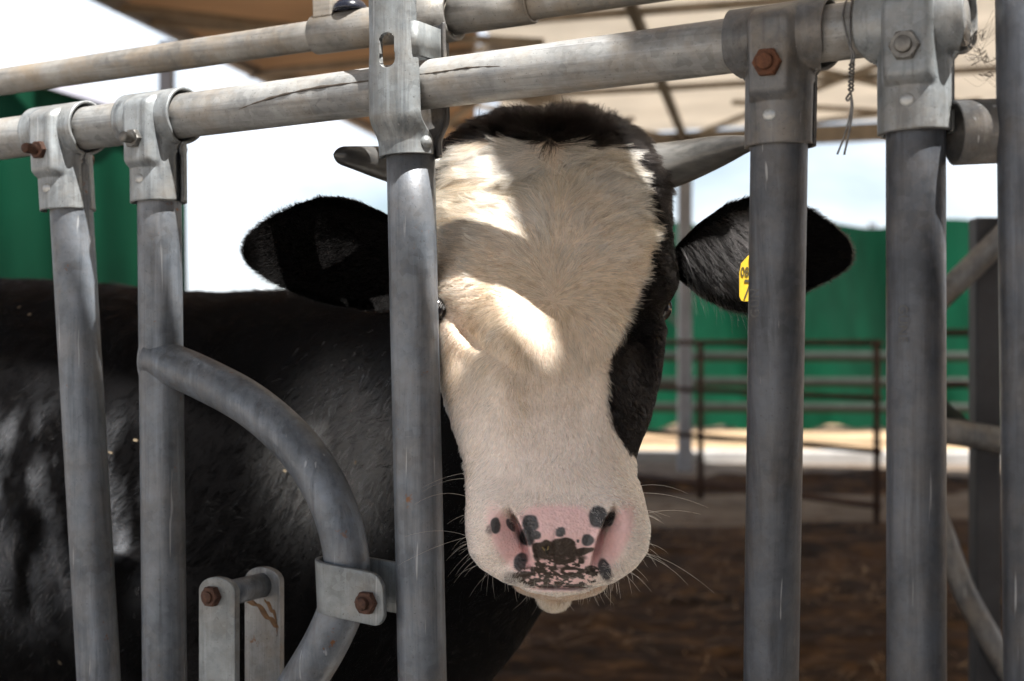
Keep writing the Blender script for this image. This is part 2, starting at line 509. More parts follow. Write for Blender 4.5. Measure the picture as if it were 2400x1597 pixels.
# edge beams
beam('edge_beam', (-1.05, 14.45, zb - 0.05), (9.0, far_y(9.0), zb - 0.05), 0.10, 0.16, M_BEAM, pen_canopy)
beam('edge_beam', (lx + 0.02, ly, zb), (-1.03, 14.40, zb), 0.07, 0.07, M_GPOST, pen_canopy)
beam('edge_beam', (lx, ly + 0.03, zb), (9.0, front_edge(9.0) + 0.03, zb), 0.06, 0.06, M_BEAM, pen_canopy)
# rafters and braces meeting over the far posts
nodes = [(-1.05, 14.45), (1.64, far_y(1.64)), (4.6, far_y(4.6)), (7.6, far_y(7.6))]
rd = np.array([0.73 - 1.64, 8.35 - 13.5]); rd /= np.linalg.norm(rd)
for k, (nx_, ny_) in enumerate(nodes):
    n0 = np.array([nx_, ny_])
    if k:
        beam('rafter', (*n0, zb - 0.05), (*(n0 + rd * 11.0), zb - 0.05), 0.06, 0.07, M_BEAM2, pen_canopy)
    for a in (-1.05, -0.62, 0.42, 0.95):
        if k == 0 and a < 0.3: continue
        c, s = math.cos(a), math.sin(a)
        dv = np.array([rd[0] * c - rd[1] * s, rd[0] * s + rd[1] * c])
        ln_ = 3.0 if abs(a) > 0.9 else 4.3
        e = n0 + dv * ln_
        if e[1] < far_y(e[0]) and e[0] > -1.9:
            beam('brace', (*n0, zb - 0.03), (*e, zb - 0.03), 0.04, 0.04, M_BEAM, pen_canopy)
for q in (2.6, 5.2, 7.6):
    a = np.array([-1.05, 14.45]) + np.array([-0.226, -1.0]) / 1.025 * q
    b = np.array([9.0, far_y(9.0) - q])
    beam('purlin', (*a, zb), (*b, zb), 0.045, 0.045, M_BEAM, pen_canopy)
lp = np.array([-1.9, 10.1])
for a, b in (((-1.25, 13.4), (0.6, 11.6)), ((0.6, 11.6), (-1.9, 10.3)), ((-1.9, 10.3), (0.2, 9.2)), ((0.2, 9.2), (-2.2, 8.6)), ((0.5, 12.6), (-0.6, 9.2)), ((-0.6, 9.2), (-2.3, 8.2))):
    beam('brace', (*a, zb - 0.02), (*b, zb - 0.02), 0.05, 0.05, M_BEAM, pen_canopy)
# canopy posts
for x, y, w in ((-2.155, 8.88, 0.085), (1.64, far_y(1.64) - 0.0, 0.125), (4.6, far_y(4.6), 0.125)):
    box_obj('canopy_post', np.array([x, y, (zb - 0.08) / 2]), EX, EY, EZ, w / 2, w / 2, (zb - 0.08) / 2, M_GPOST, pen_canopy, 0.006)

# canopy over the feed lane, its edge running along the panel, and the strut that crosses the gap
lane_canopy = empty('lane_roof', (0, -1.5, 0), 'dull tin roof over the feed lane, outside the picture', 'canopy')
poly_slab('roof_sheet', [tuple(Q + UL * 7.0), tuple(Q - UL * 7.0), tuple(Q - UL * 7.0 - MD * 3.8), tuple(Q + UL * 7.0 - MD * 3.8)], H_ROOF, H_ROOF + 0.004, M_TIN, lane_canopy)
s0 = np.array([0.57, 0.61]) + 0.068 * np.array([0.86, 0.5]); sd_ = np.array([0.5, -0.86]); sd_ /= np.linalg.norm(sd_)
beam('roof_strut', (*(s0 - sd_ * 0.75), H_ROOF - 0.03), (*(s0 + sd_ * 0.45), H_ROOF - 0.03), 0.136, 0.03, M_BEAM, lane_canopy)
for s in (-5.5, 5.5):
    pq = Q + UL * s - MD * 2.3
    box_obj('canopy_post', np.array([pq[0], pq[1], H_ROOF / 2 - 0.01]), EX, EY, EZ, 0.04, 0.04, H_ROOF / 2 - 0.01, M_GPOST, lane_canopy, 0.004)

# ================================================================== green screens
def tarp_mat(name, col):
    m, nt, b = mat_new(name)
    v = coords(nt, scale=(1, 1, 0.3))
    f = ramp(nt, noise(nt, v, 1.4, 4.0), 0.35, 0.7)
    c = mixrgb(nt, f, tuple(x * 0.45 for x in col) + (1,), tuple(x * 1.15 for x in col) + (1,))  # light and dark of the cloth folds put into the colour
    nt.links.new(c, b.inputs['Base Color'])
    b.inputs['Roughness'].default_value = 0.6
    b.inputs['Specular IOR Level'].default_value = 0.08
    return m
M_GREEN = tarp_mat('green_tarpaulin', (0.0004, 0.036, 0.017))
M_GREEN_SHADE = tarp_mat('shaded_green_tarpaulin', (0.0005, 0.029, 0.014))  # darker copy of the green, shade put into the colour

def tarp(name, x0, x1, y0, y1, zbot, ztop, mat, parent, nx=160, nz=26, amp=0.10, sag=0.12, per=2.0, seed=1):
    V = []
    for j in range(nz):
        t = j / (nz - 1)
        for i in range(nx):
            s = i / (nx - 1)
            x = x0 + (x1 - x0) * s; y = y0 + (y1 - y0) * s
            sg = sag * abs(math.sin(math.pi * (x / per))) ** 1.0
            zt = ztop + sag * 0.5 - sag + sg * -0.0 + sag * (abs(math.cos(math.pi * x / per)) ** 1.6)
            w = amp * 2.4 * float(fbm(np.array([x * 1.0 + 0.5 * t, t * 0.45, 0.0]), 1.3, 3, seed)) * (0.45 + 0.55 * (1 - t))
            zb_ = zbot + 0.05 * math.sin(x * 3.1) + 0.03 * math.sin(x * 9.0)
            V.append((x, y + w, zb_ + (zt - zb_) * t))
    return new_mesh(name, V, grid_faces(nz, nx), mat, parent)

gs = empty('green_screen_fence', (4.0, 19.8, 0), 'long wavy green tarpaulin screen behind the pen rails', 'screen')
tarp('tarpaulin', 0.95, 12.0, 19.9, 19.0, 0.03, 2.86, M_GREEN, gs)
for x in (1.0, 3.05, 5.05, 7.05, 9.1):
    box_obj('screen_post', np.array([x, 20.1 - (x - 0.95) * 0.082 + 0.15, 1.45]), EX, EY, EZ, 0.05, 0.05, 1.45, M_GPOST, gs)
tube('screen_line', [(0.95, 20.05, 2.75), (12.0, 19.15, 2.75)], 0.02, M_GPOST, gs, n=8)

gl = empty('green_shelter', (-4.5, 10.4, 0), 'green tarpaulin shelter, its shade put into the colour, with a pale roof edge', 'shelter')
zt_l = CAM_H + (798.5 - 236) / F * 10.2
xr = (436 - 1200) / F * 10.2
nz, nx = 24, 120
V = []
for j in range(nz):
    t = j / (nz - 1)
    for i in range(nx):
        s = i / (nx - 1)
        x = -8.2 + (xr + 8.2) * s
        pyt = np.interp(1200 + F * x / 10.2, [-900, 118, 300, 440], [150, 205, 250, 292])
        zt = CAM_H + (798.5 - pyt) / F * 10.2
        y = 10.2 + 0.05 * math.sin(x * 7.0) * (1 - t * 0.7) + 0.03 * math.sin(x * 15 + t * 3)
        V.append((x + 0.02 * (1 - t), y, 0.02 + (zt - 0.02) * t))
new_mesh('front_wall', V, grid_faces(nz, nx), M_GREEN_SHADE, gl)
zs = CAM_H + (798.5 - 292) / F * 10.2
V = [(xr + 0.02 * (1 - j / 7) - 0.42 * i, 10.2 + i * 0.6, 0.02 + (zs - 0.02) * j / 7) for j in range(8) for i in range(6)]
new_mesh('side_wall', V, grid_faces(8, 6), M_GREEN_SHADE, gl)
M_PALE = plain('pale_roof_edge', (0.50, 0.50, 0.58), 0.5, 0.1, 0.1, 4.0, 0.0)
ra = P(96, 188, 10.1); rb = P(425, 287, 10.1)
beam('roof_edge', ra, rb, 0.10, 0.075, M_PALE, gl)
beam('roof_edge', P(-900, 150, 10.1), ra, 0.10, 0.06, M_PALE, gl)
rp = [ra + np.array([0, 0, 0.02]), rb + np.array([0, 0, 0.02]), rb + np.array([-2.1, 3.0, -0.3]), ra + np.array([-2.1, 3.0, -0.3])]
V = [np.array(v) for v in rp] + [np.array(v) + EZ * 0.02 for v in rp]
new_mesh('roof_sheet', V, [[0, 1, 2, 3], [7, 6, 5, 4], [0, 4, 5, 1], [1, 5, 6, 2], [2, 6, 7, 3], [3, 7, 4, 0]], M_PALE, gl, False)

# ================================================================== pen rails
M_BROWN = plain('rusty_brown_pipe', (0.050, 0.028, 0.020), 0.75, 0.1, 0.35, 10.0, 0.0, 0.15)
M_OLD = plain('weathered_grey_pipe', (0.020, 0.024, 0.020), 0.7, 0.1, 0.2, 10.0, 0.0, 0.15)
def gpt(px, py_ground):
    d = CAM_H * F / (py_ground - 798.5)
    return np.array([(px - 1200) / F * d, d, 0.0])
pa = gpt(1330, 1128); pb = gpt(2064, 1232)
fence = empty('pen_rail_panel', tuple((pa + pb) / 2), 'brown rusty pipe panel standing inside the pen', 'fence')
def fpt(t, z): q = pa + (pb - pa) * t; return np.array([q[0], q[1], z])
for z in (1.235, 0.86, 0.50, 0.13):
    tube('rail', [fpt(0, z), fpt(1, z)], 0.021, M_BROWN, fence, n=12)
tx = lambda px: np.interp(px, [proj(fpt(t, 0.6))[0] for t in np.linspace(0, 1, 50)], np.linspace(0, 1, 50))
for px in (1345, 1642, 2055):
    t = tx(px)
    tube('upright', [fpt(t, 0.0), fpt(t, 1.255)], 0.024, M_BROWN, fence, n=12)

fence2 = empty('far_pipe_fence', (4.0, 17.0, 0), 'pale grey pipe rails in front of the green screen', 'fence')
def f2pt(x, z): return np.array([x, 17.6 - 0.082 * x, z])
for py in (836, 896, 956):
    z = CAM_H + (798.5 - py) / F * 17.3
    tube('rail', [f2pt(0.6, z), f2pt(11, z)], 0.062, M_OLD, fence2, n=10)
for x in (0.7, 3.0, 6.45, 9.5):
    tube('upright', [f2pt(x, 0), f2pt(x, 1.3)], 0.05, M_OLD, fence2, n=10)
beam('cross_brace', f2pt(1.75, 1.75), f2pt(2.35, 1.1), 0.05, 0.05, M_OLD, fence2)

fence3 = empty('far_rust_fence', (5.6, 12.0, 0), 'rust brown rails glimpsed between the two end posts', 'fence')
for py in (780, 902):
    d = 12.0; z = CAM_H + (798.5 - py) / F * d
    tube('rail', [((2190 - 1200) / F * d, d, z), ((2700 - 1200) / F * d, d - 0.4, z)], 0.032, M_BROWN, fence3, n=10)
for px in (2196, 2560):
    x = (px - 1200) / F * 12.0
    tube('upright', [(x, 12.0, 0), (x, 12.0, 1.36)], 0.03, M_BROWN, fence3, n=10)

# neighbouring stall divider beyond the end post
M_DARKP = plain('dark_weathered_post', (0.035, 0.036, 0.042), 0.6, 0.2, 0.3, 12.0, 0.0)
M_PIPE2 = galvanised('galvanised_stall_pipe', base=(0.11, 0.113, 0.118), dirt=0.4, rust=0.2, seed=12.0)
dv = empty('stall_divider', (P(2312, 800, 3.0)[0], 3.0, 0), 'dark post with bent galvanised pipes beyond the end post', 'stall divider')
pt = P(2308, 512, 3.0)
box_obj('divider_post', np.array([pt[0], 3.0, pt[2] / 2]), EX, EY, EZ, 0.0265, 0.0265, pt[2] / 2, M_DARKP, dv, 0.004)
pt2 = P(2142, 640, 3.0)
box_obj('divider_post', np.array([pt2[0], 3.0, pt2[2] / 2]), EX, EY, EZ, 0.0265, 0.0265, pt2[2] / 2, M_DARKP, dv, 0.004)
tube('bent_pipe', catmull([P(2110, 786, 2.955), P(2215, 688, 2.955), P(2330, 575, 2.955), P(2440, 462, 2.94)], 30), 0.0255, M_PIPE2, dv, n=20)
tube('level_pipe', catmull([P(2110, 1008, 2.955), P(2220, 1012, 2.955), P(2290, 1022, 2.955), P(2360, 1036, 2.95), P(2480, 1060, 2.94)], 30), 0.0278, M_PIPE2, dv, n=20)
tube('gusset_pipe', [P(2130, 880, 2.985), P(2205, 960, 2.985), P(2262, 1010, 2.97)], 0.0216, M_OLD, dv, n=16)
tube('bent_pipe', catmull([P(2140, 1085, 2.955), P(2205, 1240, 2.955), P(2262, 1390, 2.955), P(2352, 1550, 2.95), P(2440, 1690, 2.94)], 40), 0.0245, M_PIPE2, dv, n=20)
# barn wall added unseen, to cut light from the right
M_BLOCKER = plain('dark_blocker_wall', (0.085, 0.07, 0.06), 0.85, 0.0, 0.4, 2.0, 0.003)
blocker = empty('blocker_wall', (3.4, -1.2, 0), 'added dark barn wall beside the feed lane, outside the picture', 'wall')
wd_ = np.array([0.28, 0.96, 0]); wn_ = np.array([-0.96, 0.28, 0])
for k in range(34):
    box_obj('blocker_board', np.array([3.1, -1.6, 0]) + wd_ * (k - 17) * 0.2 + EZ * 1.4, wd_, wn_, EZ, 0.096, 0.012 + 0.004 * (k % 3), 1.4, M_BLOCKER, blocker)
# ================================================================== headlock panel
def rail_z(px):
    return CAM_H + (798.5 - (327.0 - 0.128 * px)) / F * ZP(px)

def on_rail(px):
    z = ZP(px)
    return np.array([(px - 1200.0) / F * z, z, rail_z(px)])

def pp(px, py):
    """a point in the plane of the panel"""
    return P(px, py, ZP(px))

panel = empty('headlock_panel', (pp(964, 800)[0], pp(964, 800)[1], 0.0),
              'galvanised steel headlock panel with upright bars in front of the cow', 'headlock')
RR = 0.0240
RAIL_A, RAIL_B = on_rail(-260), on_rail(2262)
RD = (RAIL_B - RAIL_A) / np.linalg.norm(RAIL_B - RAIL_A)
ROUT = np.cross(RD, EZ); ROUT /= np.linalg.norm(ROUT)           # out of the panel, towards the lane
if np.dot(ROUT, NRM) < 0: ROUT = -ROUT
RUP = np.cross(ROUT, RD); RUP = RUP if RUP[2] > 0 else -RUP
rail_pts = [RAIL_A + (RAIL_B - RAIL_A) * t for t in np.linspace(0, 1, 40)]
top_rail = tube('top_rail', rail_pts, RR, M_RAIL, panel, n=40)

def rail_at(px):
    """point on the rail axis seen nearest px"""
    t = np.linspace(0, 1, 4001)
    q = RAIL_A + (RAIL_B - RAIL_A) * t[:, None]
    x, y = proj(q)
    return q[np.argmin(abs(x - px))]

# the seam scratched along the front of the rail
def seam(pxs, phis, r):
    pts = []
    for px, ph in zip(pxs, phis):
        c = rail_at(px); a = R(ph)
        pts.append(c + (RR - r * 0.25) * (math.cos(a) * ROUT + math.sin(a) * RUP))
    return catmull(pts, 60)
M_SEAM = plain('scored_steel_seam', (0.075, 0.062, 0.052), 0.5, 0.4, 0.5, 90.0, 0.0006)
def seam_obj(pxs, phis, r):
    pts = seam(pxs, phis, r)
    t = np.linspace(0, 1, len(pts))
    rad = r * (0.15 + 0.85 * np.sin(np.pi * np.clip(t, 0.02, 0.98)) ** 0.5) * (0.8 + 0.35 * np.sin(t * 37) * np.sin(t * 17))
    return tube('seam', pts, rad, M_SEAM, top_rail, n=8)
seam_obj([592, 640, 700, 770, 850, 915], [-14, -2, 8, 14, 15, 14], 0.0019)
seam_obj([1000, 1060, 1130, 1200], [14, 13, 14, 8], 0.0012)

# ---- posts
POSTS = []
def post(top, bot, r, mat, dz=0.0):
    a = P(top[0], top[1], ZP(top[0])); b = P(bot[0], bot[1], ZP(bot[0]) + dz)
    d = (b - a) / np.linalg.norm(b - a)
    end = a + d * ((a[2] - 0.0) / -d[2])
    o = tube('post', [a + (end - a) * t for t in np.linspace(0, 1, 24)], r, mat, panel, n=36)
    return o, a, d
post1, a1, d1 = post((158, 330), (232, 1597), 0.0240, M_POST)
post2, a2, d2 = post((372, 330), (386, 1597), 0.0240, M_POST)
post3, a3, d3 = post((962, 345), (990, 1597), 0.0240, M_POST)
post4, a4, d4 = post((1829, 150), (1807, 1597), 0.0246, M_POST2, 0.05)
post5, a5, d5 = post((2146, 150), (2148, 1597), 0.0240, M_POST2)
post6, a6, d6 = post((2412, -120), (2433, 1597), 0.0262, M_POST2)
post6['label'] = 'wide galvanised end post cut by the frame'

def hexnut(name, c, ax, r, h, mat, parent, stud=0.0, stud_r=0.0):
    """hex nut with chamfered crown on axis ax, optional threaded stud end as sub-part"""
    ax = ax / np.linalg.norm(ax)
    s = np.cross(ax, EZ); s /= np.linalg.norm(s); t = np.cross(s, ax)
    n = 12
    V = []; Fc = []
    prof = [(1.0, 0.0), (1.0, h * 0.82), (0.86, h), (0.45, h), (0.42, h * 0.9)]
    for q, (k, hh) in enumerate(prof):
        for i in range(n):
            th = i / n * 2 * math.pi
            rr = r * k * (1.0 if (i % 2 == 0 or k < 0.9) else math.cos(math.pi / 6))
            V.append(np.asarray(c) + ax * hh + rr * (math.cos(th) * s + math.sin(th) * t))
    for q in range(len(prof) - 1):
        for i in range(n):
            Fc.append([q * n + i, q * n + (i + 1) % n, (q + 1) * n + (i + 1) % n, (q + 1) * n + i])
    Fc.append(list(range((len(prof) - 1) * n, len(prof) * n)))
    o = new_mesh(name, V, Fc, mat, parent, False)
    return o

def stud(name, c, ax, r, h, mat, parent):
    ax = ax / np.linalg.norm(ax)
    k = 16
    pts = [np.asarray(c) + ax * h * i / (k - 1) for i in range(k)]
    rad = [r * (1.0 if i % 2 else 0.90) for i in range(k)]
    rad[-1] = r * 0.8
    return tube(name, pts, rad, mat, parent, n=16)

def dome(name, c, ax, r, h, mat, parent):
    ax = ax / np.linalg.norm(ax)
    pts = [np.asarray(c) + ax * h * math.sin(t) for t in np.linspace(0, math.pi / 2, 7)]
    rad = [max(1e-4, r * math.cos(t)) for t in np.linspace(0, math.pi / 2, 7)]
    pts = [np.asarray(c) - ax * 0.002] + pts
    rad = [r] + rad
    return tube(name, pts, rad, mat, parent, n=20)

# ---- pressed T collars that clamp the posts to the rail
def collar(px, pdir, half, mat, nutmat, nut_r=0.0105, stud_len=0.012, length=0.092, rivet=True, wear=0):
    c = rail_at(px)
    dn = pdir / np.linalg.norm(pdir)
    Rc = 0.0275
    nrow_a, nrow_b, nu = 22, 44, 61
    uu = np.linspace(-1, 1, nu)
    def width(h):
        # wide on the rail, drawn in to hug the post
        k = smooth(-0.014, -0.042, h)
        return half * (1 - k) + (Rc * 0.985) * k
    def build(sgn, rib):
        V = []
        rows = [('a', ph) for ph in np.linspace(R(96), 0, nrow_a, endpoint=False)] + [('b', h) for h in np.linspace(0, -length, nrow_b)]
        for typ, val in rows:
            if typ == 'a':
                h = Rc * math.sin(val); wd = half * np.ones(nu)
                o_r = Rc * math.cos(val) * np.ones(nu)
                s = uu * wd
                o_p = np.where(abs(s) < Rc, np.sqrt(np.clip(Rc ** 2 - s ** 2, 0, None)), 0) * smooth(0.030, 0.004, h)
            else:
                h = val
                s = uu * width(h)
                o_r = np.full(nu, math.sqrt(max(Rc ** 2 - h ** 2, 0)) if -h < Rc else 0.0)
                o_p = np.sqrt(np.clip(Rc ** 2 - s ** 2, 0, None)) 
            k = 0.006
            hh = np.clip(0.5 + 0.5 * (o_r - o_p) / k, 0, 1)
            o = o_p * (1 - hh) + o_r * hh + k * hh * (1 - hh)
            if rib:
                rw = 0.0165
                m = smooth(rw + 0.004, rw - 0.003, abs(s)) * smooth(0.024, 0.010, h) * smooth(-0.056, -0.047, h)
                flat = 0.0335
                o = o * (1 - m) + np.maximum(o, flat) * m
            else:
                o = np.maximum(o, 0.0005)
            dirn = dn if h < 0 else -EZ
            V.append(c[None] + s[:, None] * RD + (-h) * dirn[None] + sgn * o[:, None] * ROUT)
        V = np.vstack(V)
        return V, grid_faces(len(rows), nu, False, flip=(sgn > 0))
    V, Fc = build(1, True)
    o = new_mesh('collar', V, Fc, mat, panel)
    sm = o.modifiers.new('thick', 'SOLIDIFY'); sm.thickness = 0.0032; sm.offset = -1 if False else 1
    V, Fc = build(-1, False)
    ob = new_mesh('back_collar', V, Fc, mat, panel)
    sm = ob.modifiers.new('thick', 'SOLIDIFY'); sm.thickness = 0.0032; sm.offset = 1
    # nut and stud on the rib, rivet below
    cn = c + dn * 0.026 + ROUT * 0.0345
    hexnut('nut', cn, ROUT, nut_r, 0.0085, nutmat, o)
    if stud_len > 0:
        stud('stud', cn + ROUT * 0.006, ROUT, nut_r * 0.56, stud_len + 0.003, nutmat, o)
    if rivet:
        cr = c + dn * 0.068 + ROUT * 0.0295
        dome('rivet', cr, ROUT, 0.0062, 0.0024, M_ZINC, o)
    # bolt head on the far side
    cb = c + dn * 0.030 - ROUT * 0.0300
    hexnut('bolt_head', cb, -ROUT, nut_r * 0.95, 0.008, nutmat, ob)
    return o
c1 = collar(148, d1, 0.040, M_COLLAR, M_RUST, stud_len=0.016)
c2 = collar(370, d2, 0.040, M_COLLAR, M_BOLT, stud_len=0.012)
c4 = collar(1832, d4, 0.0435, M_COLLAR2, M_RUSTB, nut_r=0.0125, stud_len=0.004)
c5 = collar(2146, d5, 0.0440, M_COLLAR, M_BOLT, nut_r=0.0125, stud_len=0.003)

# ---- locking bar head on the middle post: a slotted front plate and a back plate that straddle the rail
def head_plate(name, sgn, top_py, slot, mat):
    base = pp(962, 345)
    up = -d3
    # plate frame: s along the rail direction, h up along the post
    z_top = (CAM_H + (798.5 - top_py) / F * 1.39) - base[2]
    hb = -0.010
    nu, nv = 91, 260
    hs = np.linspace(z_top, hb, nv)
    V = np.zeros((nv, nu, 3)); S = np.zeros((nv, nu)); H = np.zeros((nv, nu))
    for j, h in enumerate(hs):
        k = smooth(0.030, 0.002, h)                       # draws in to the tube at the bottom
        half = (0.0235 if h > 0.11 else 0.0235 + 0.0025 * smooth(0.11, 0.05, h)) * (1 - k) + 0.0262 * k
        s = np.linspace(-1, 1, nu) * half
        flat = 0.0335 - 0.0075 * (abs(s) / half) ** 6 + 0.0012 * np.cos(s / half * math.pi)
        cyl = np.sqrt(np.clip(0.0268 ** 2 - s ** 2, 0, None))
        o = flat * (1 - k) + cyl * k
        V[j] = base + up * h + s[:, None] * RD + sgn * o[:, None] * ROUT
        S[j] = s; H[j] = h
    Fc = grid_faces(nv, nu, False, flip=(sgn > 0))
    Vf = V.reshape(-1, 3); Sf = S.ravel(); Hf = H.ravel()
    if slot:
        h0, h1, r = slot
        hc = np.clip(Hf, h0, h1)
        sd = np.sqrt(Sf ** 2 + (Hf - hc) ** 2) - r
        inside = sd < 0
        keep = ~inside[Fc].all(1)
        Fc = Fc[keep]
        used = np.zeros(len(Vf), bool); used[Fc.ravel()] = True
        for i in np.nonzero(inside & used)[0]:
            v = np.array([Sf[i], Hf[i] - hc[i]])
            l = np.linalg.norm(v)
            v = v / l if l > 1e-6 else np.array([1.0, 0])
            Vf[i] += RD * (v[0] * r - Sf[i]) + up * (hc[i] + v[1] * r - Hf[i])
        idx = -np.ones(len(Vf), int); idx[used] = np.arange(used.sum())
        Vf = Vf[used]; Fc = idx[Fc]
    o = new_mesh(name, Vf, Fc, mat, panel)
    sm = o.modifiers.new('thick', 'SOLIDIFY'); sm.thickness = 0.0045; sm.offset = 1
    return o
front_plate = head_plate('slotted_plate', 1, -90, (0.0800, 0.0985, 0.0076), M_PLATE)
front_plate['label'] = 'slotted front plate of the locking bar'
back_plate = head_plate('back_plate', -1, 40, None, M_COLLAR2)
# weld nub at the foot of the plate
dome('weld_nub', pp(962, 345) + RD * 0.0262 + ROUT * 0.014 + EZ * 0.001, ROUT + RD * 0.6, 0.0065, 0.006, M_PLATE, front_plate)
# folded keeper strap behind the plate
kp = rail_at(985)
def strap(name, path, h0, h1, th, mat, parent, upv):
    path = np.asarray(path, float)
    V = np.vstack([path + upv * h0, path + upv * h1])
    n = len(path)
    Fc = [[i, i + 1, n + i + 1, n + i] for i in range(n - 1)]
    o = new_mesh(name, V, Fc, mat, parent)
    sm = o.modifiers.new('thick', 'SOLIDIFY'); sm.thickness = th; sm.offset = 0
    return o
kc = rail_at(958) + RUP * 0.040
strap('keeper', [kc + RD * 0.006 + ROUT * 0.030, kc + RD * 0.026 + ROUT * 0.030, kc + RD * 0.028 + ROUT * 0.027, kc + RD * 0.028 - ROUT * 0.012, kc + RD * 0.006 - ROUT * 0.014],
      -0.016, 0.016, 0.005, M_PLATE, panel, RUP)

# ---- the control rail above, with its sleeves
def upper(px):
    py = 193.0 - 0.148 * px
    d = ZP(px) + 0.115
    return P(px, py, d)
UA, UB = upper(-260), upper(2600)
UD = (UB - UA) / np.linalg.norm(UB - UA)
def upper_at(px):
    t = np.linspace(0, 1, 8001); q = UA + (UB - UA) * t[:, None]
    return q[np.argmin(abs(proj(q)[0] - px))]
upper_rail = tube('control_rail', [UA + (UB - UA) * t for t in np.linspace(0, 1, 30)], 0.0168, M_RAIL2, panel, n=32)
upper_rail['label'] = 'dusty upper control rail with sleeves'
def sleeve(a, b, r):
    pa, pb = upper_at(a), upper_at(b)
    return hollow_pipe('sleeve', pa, pb, r, M_RAIL2, upper_rail, wall=0.004)
sleeve(742, 968, 0.0215)
sleeve(968, 1066, 0.0278)
sleeve(1066, 1246, 0.0210)
UO = np.cross(UD, EZ); UO /= np.linalg.norm(UO); UO = UO if np.dot(UO, NRM) > 0 else -UO
UU = np.cross(UO, UD); UU = UU if UU[2] > 0 else -UU
box_obj('sleeve_lug', upper_at(774) + UU * 0.026 + UO * 0.002, UD, UO, UU, 0.0125, 0.014, 0.011, M_RAIL2, upper_rail, 0.002)
box_obj('sleeve_lug', upper_at(1016) - UU * 0.030 - UO * 0.006, UD, UO, UU, 0.0130, 0.004, 0.014, M_COLLAR2, upper_rail, 0.001)
dome('cap', upper_at(826) + UU * 0.022 + UO * 0.004, UU, 0.019, 0.012, M_BLACK, upper_rail)
tube('split_ring', [upper_at(1246) + 0.0184 * (math.cos(t) * UO + math.sin(t) * UU) for t in np.linspace(-2.4, 2.2, 26)], 0.0016, M_RAIL2, upper_rail, n=8)

# ---- bent neck bar welded to the second post
bar_px = [(366, 838), (470, 882), (580, 940), (668, 1010), (735, 1088), (785, 1180), (812, 1270), (818, 1345), (806, 1420), (772, 1500), (725, 1580), (655, 1690), (560, 1850), (470, 2010)]
bar_pts = catmull([pp(x, y) + ROUT * 0.004 for x, y in bar_px], 110)
bent = tube('bent_bar', bar_pts, 0.0232, M_POST, panel, n=36)
bent['label'] = 'bent neck bar curving from the second post'
# weld bead around the joint
wc = pp(372, 846) + ROUT * 0.020
tube('weld_bead', [wc + RD * (0.004 + 0.016 * math.cos(t)) + EZ * (0.026 * math.sin(t)) + ROUT * (0.002 * math.cos(t) - 0.004 * max(0, math.cos(t))) for t in np.linspace(1.9, 5.4, 30)], 0.0022, M_POST, bent, n=8)

# ---- strap that ties the bent bar to the middle post
sc_c = pp(822, 1372) + ROUT * 0.004
th = np.linspace(math.pi / 2, 3 * math.pi / 2, 22)
Rst = 0.0262
path = [(0.064, 0.0275), (0.045, 0.0270), (0.02, 0.0264)] + [(-0.001 + Rst * math.cos(t), Rst * math.sin(t)) for t in th] + [(0.02, -0.0266), (0.064, -0.0275)]
path = np.array(path)
# resample
seg = np.r_[0, np.cumsum(np.linalg.norm(np.diff(path, axis=0), axis=1))]
tt = np.linspace(0, seg[-1], 90)
path = np.stack([np.interp(tt, seg, path[:, 0]), np.interp(tt, seg, path[:, 1])], 1)
tilt = 0.10
V = []
for s, o in path:
    e = max(0.0, (s - 0.050) / 0.0155)
    hh = 0.0258 * math.sqrt(max(0.12, 1 - min(e, 1) ** 2.2 * 0.88))
    base = sc_c + RD * s + ROUT * o - EZ * (tilt * s)
    upv = EZ + RD * (-tilt * 0.6)
    for q in np.linspace(-1, 1, 9):
        V.append(base + upv * hh * q)
V = np.array(V)
strap_o = new_mesh('strap_clamp', V, grid_faces(len(path), 9), M_PLATE, panel)
sm = strap_o.modifiers.new('thick', 'SOLIDIFY'); sm.thickness = 0.0055; sm.offset = 1
bv = strap_o.modifiers.new('bev', 'BEVEL'); bv.width = 0.0008; bv.segments = 2; bv.limit_method = 'ANGLE'
nutc = sc_c + RD * 0.0455 + ROUT * 0.031 - EZ * (0.0045 + 0.004)
hexnut('nut', nutc, ROUT, 0.0118, 0.009, M_RUST, strap_o)
stud('stud', nutc + ROUT * 0.006, ROUT, 0.0065, 0.009, M_RUST, strap_o)

# ---- paired link plates on a pin
lk = pp(572, 1382)
def link_plate(off, mat, lab):
    hw = 0.0240
    out = []
    hb = 0.62
    for t in np.linspace(0, math.pi, 19):
        # flattened round head with small shoulders
        out.append((hw * math.cos(t), 0.0045 + 0.0150 * math.sin(t)))
    out = [(hw, -hb)] + out + [(-hw, -hb)]
    n = len(out)
    th_ = 0.0042
    c = lk + ROUT * off
    V = [c + RD * s + EZ * h + ROUT * th_ for s, h in out] + [c + RD * s + EZ * h - ROUT * th_ for s, h in out]
    Fc = [list(range(n)), list(range(2 * n - 1, n - 1, -1))] + [[i, n + i, n + (i + 1) % n, (i + 1) % n] for i in range(n)]
    o = new_mesh('link_plate', V, Fc, mat, panel, False)
    bv = o.modifiers.new('bev', 'BEVEL'); bv.width = 0.0012; bv.segments = 2; bv.limit_method = 'ANGLE'
    o['label'] = lab
    return o
lp1 = link_plate(0.040, M_PLATE, 'front link plate with a rusty nut')
lp2 = link_plate(-0.034, M_STAIN, 'rear link plate streaked with rust')
tube('pin', [lk + ROUT * 0.038, lk - ROUT * 0.032], 0.0130, M_POST, lp1, n=28)
hexnut('nut', lk + ROUT * 0.0445 + RD * -0.004, ROUT, 0.0110, 0.0085, M_RUST, lp1)
stud('stud', lk + ROUT * 0.0495 + RD * -0.004, ROUT, 0.0060, 0.0065, M_RUST, lp1)
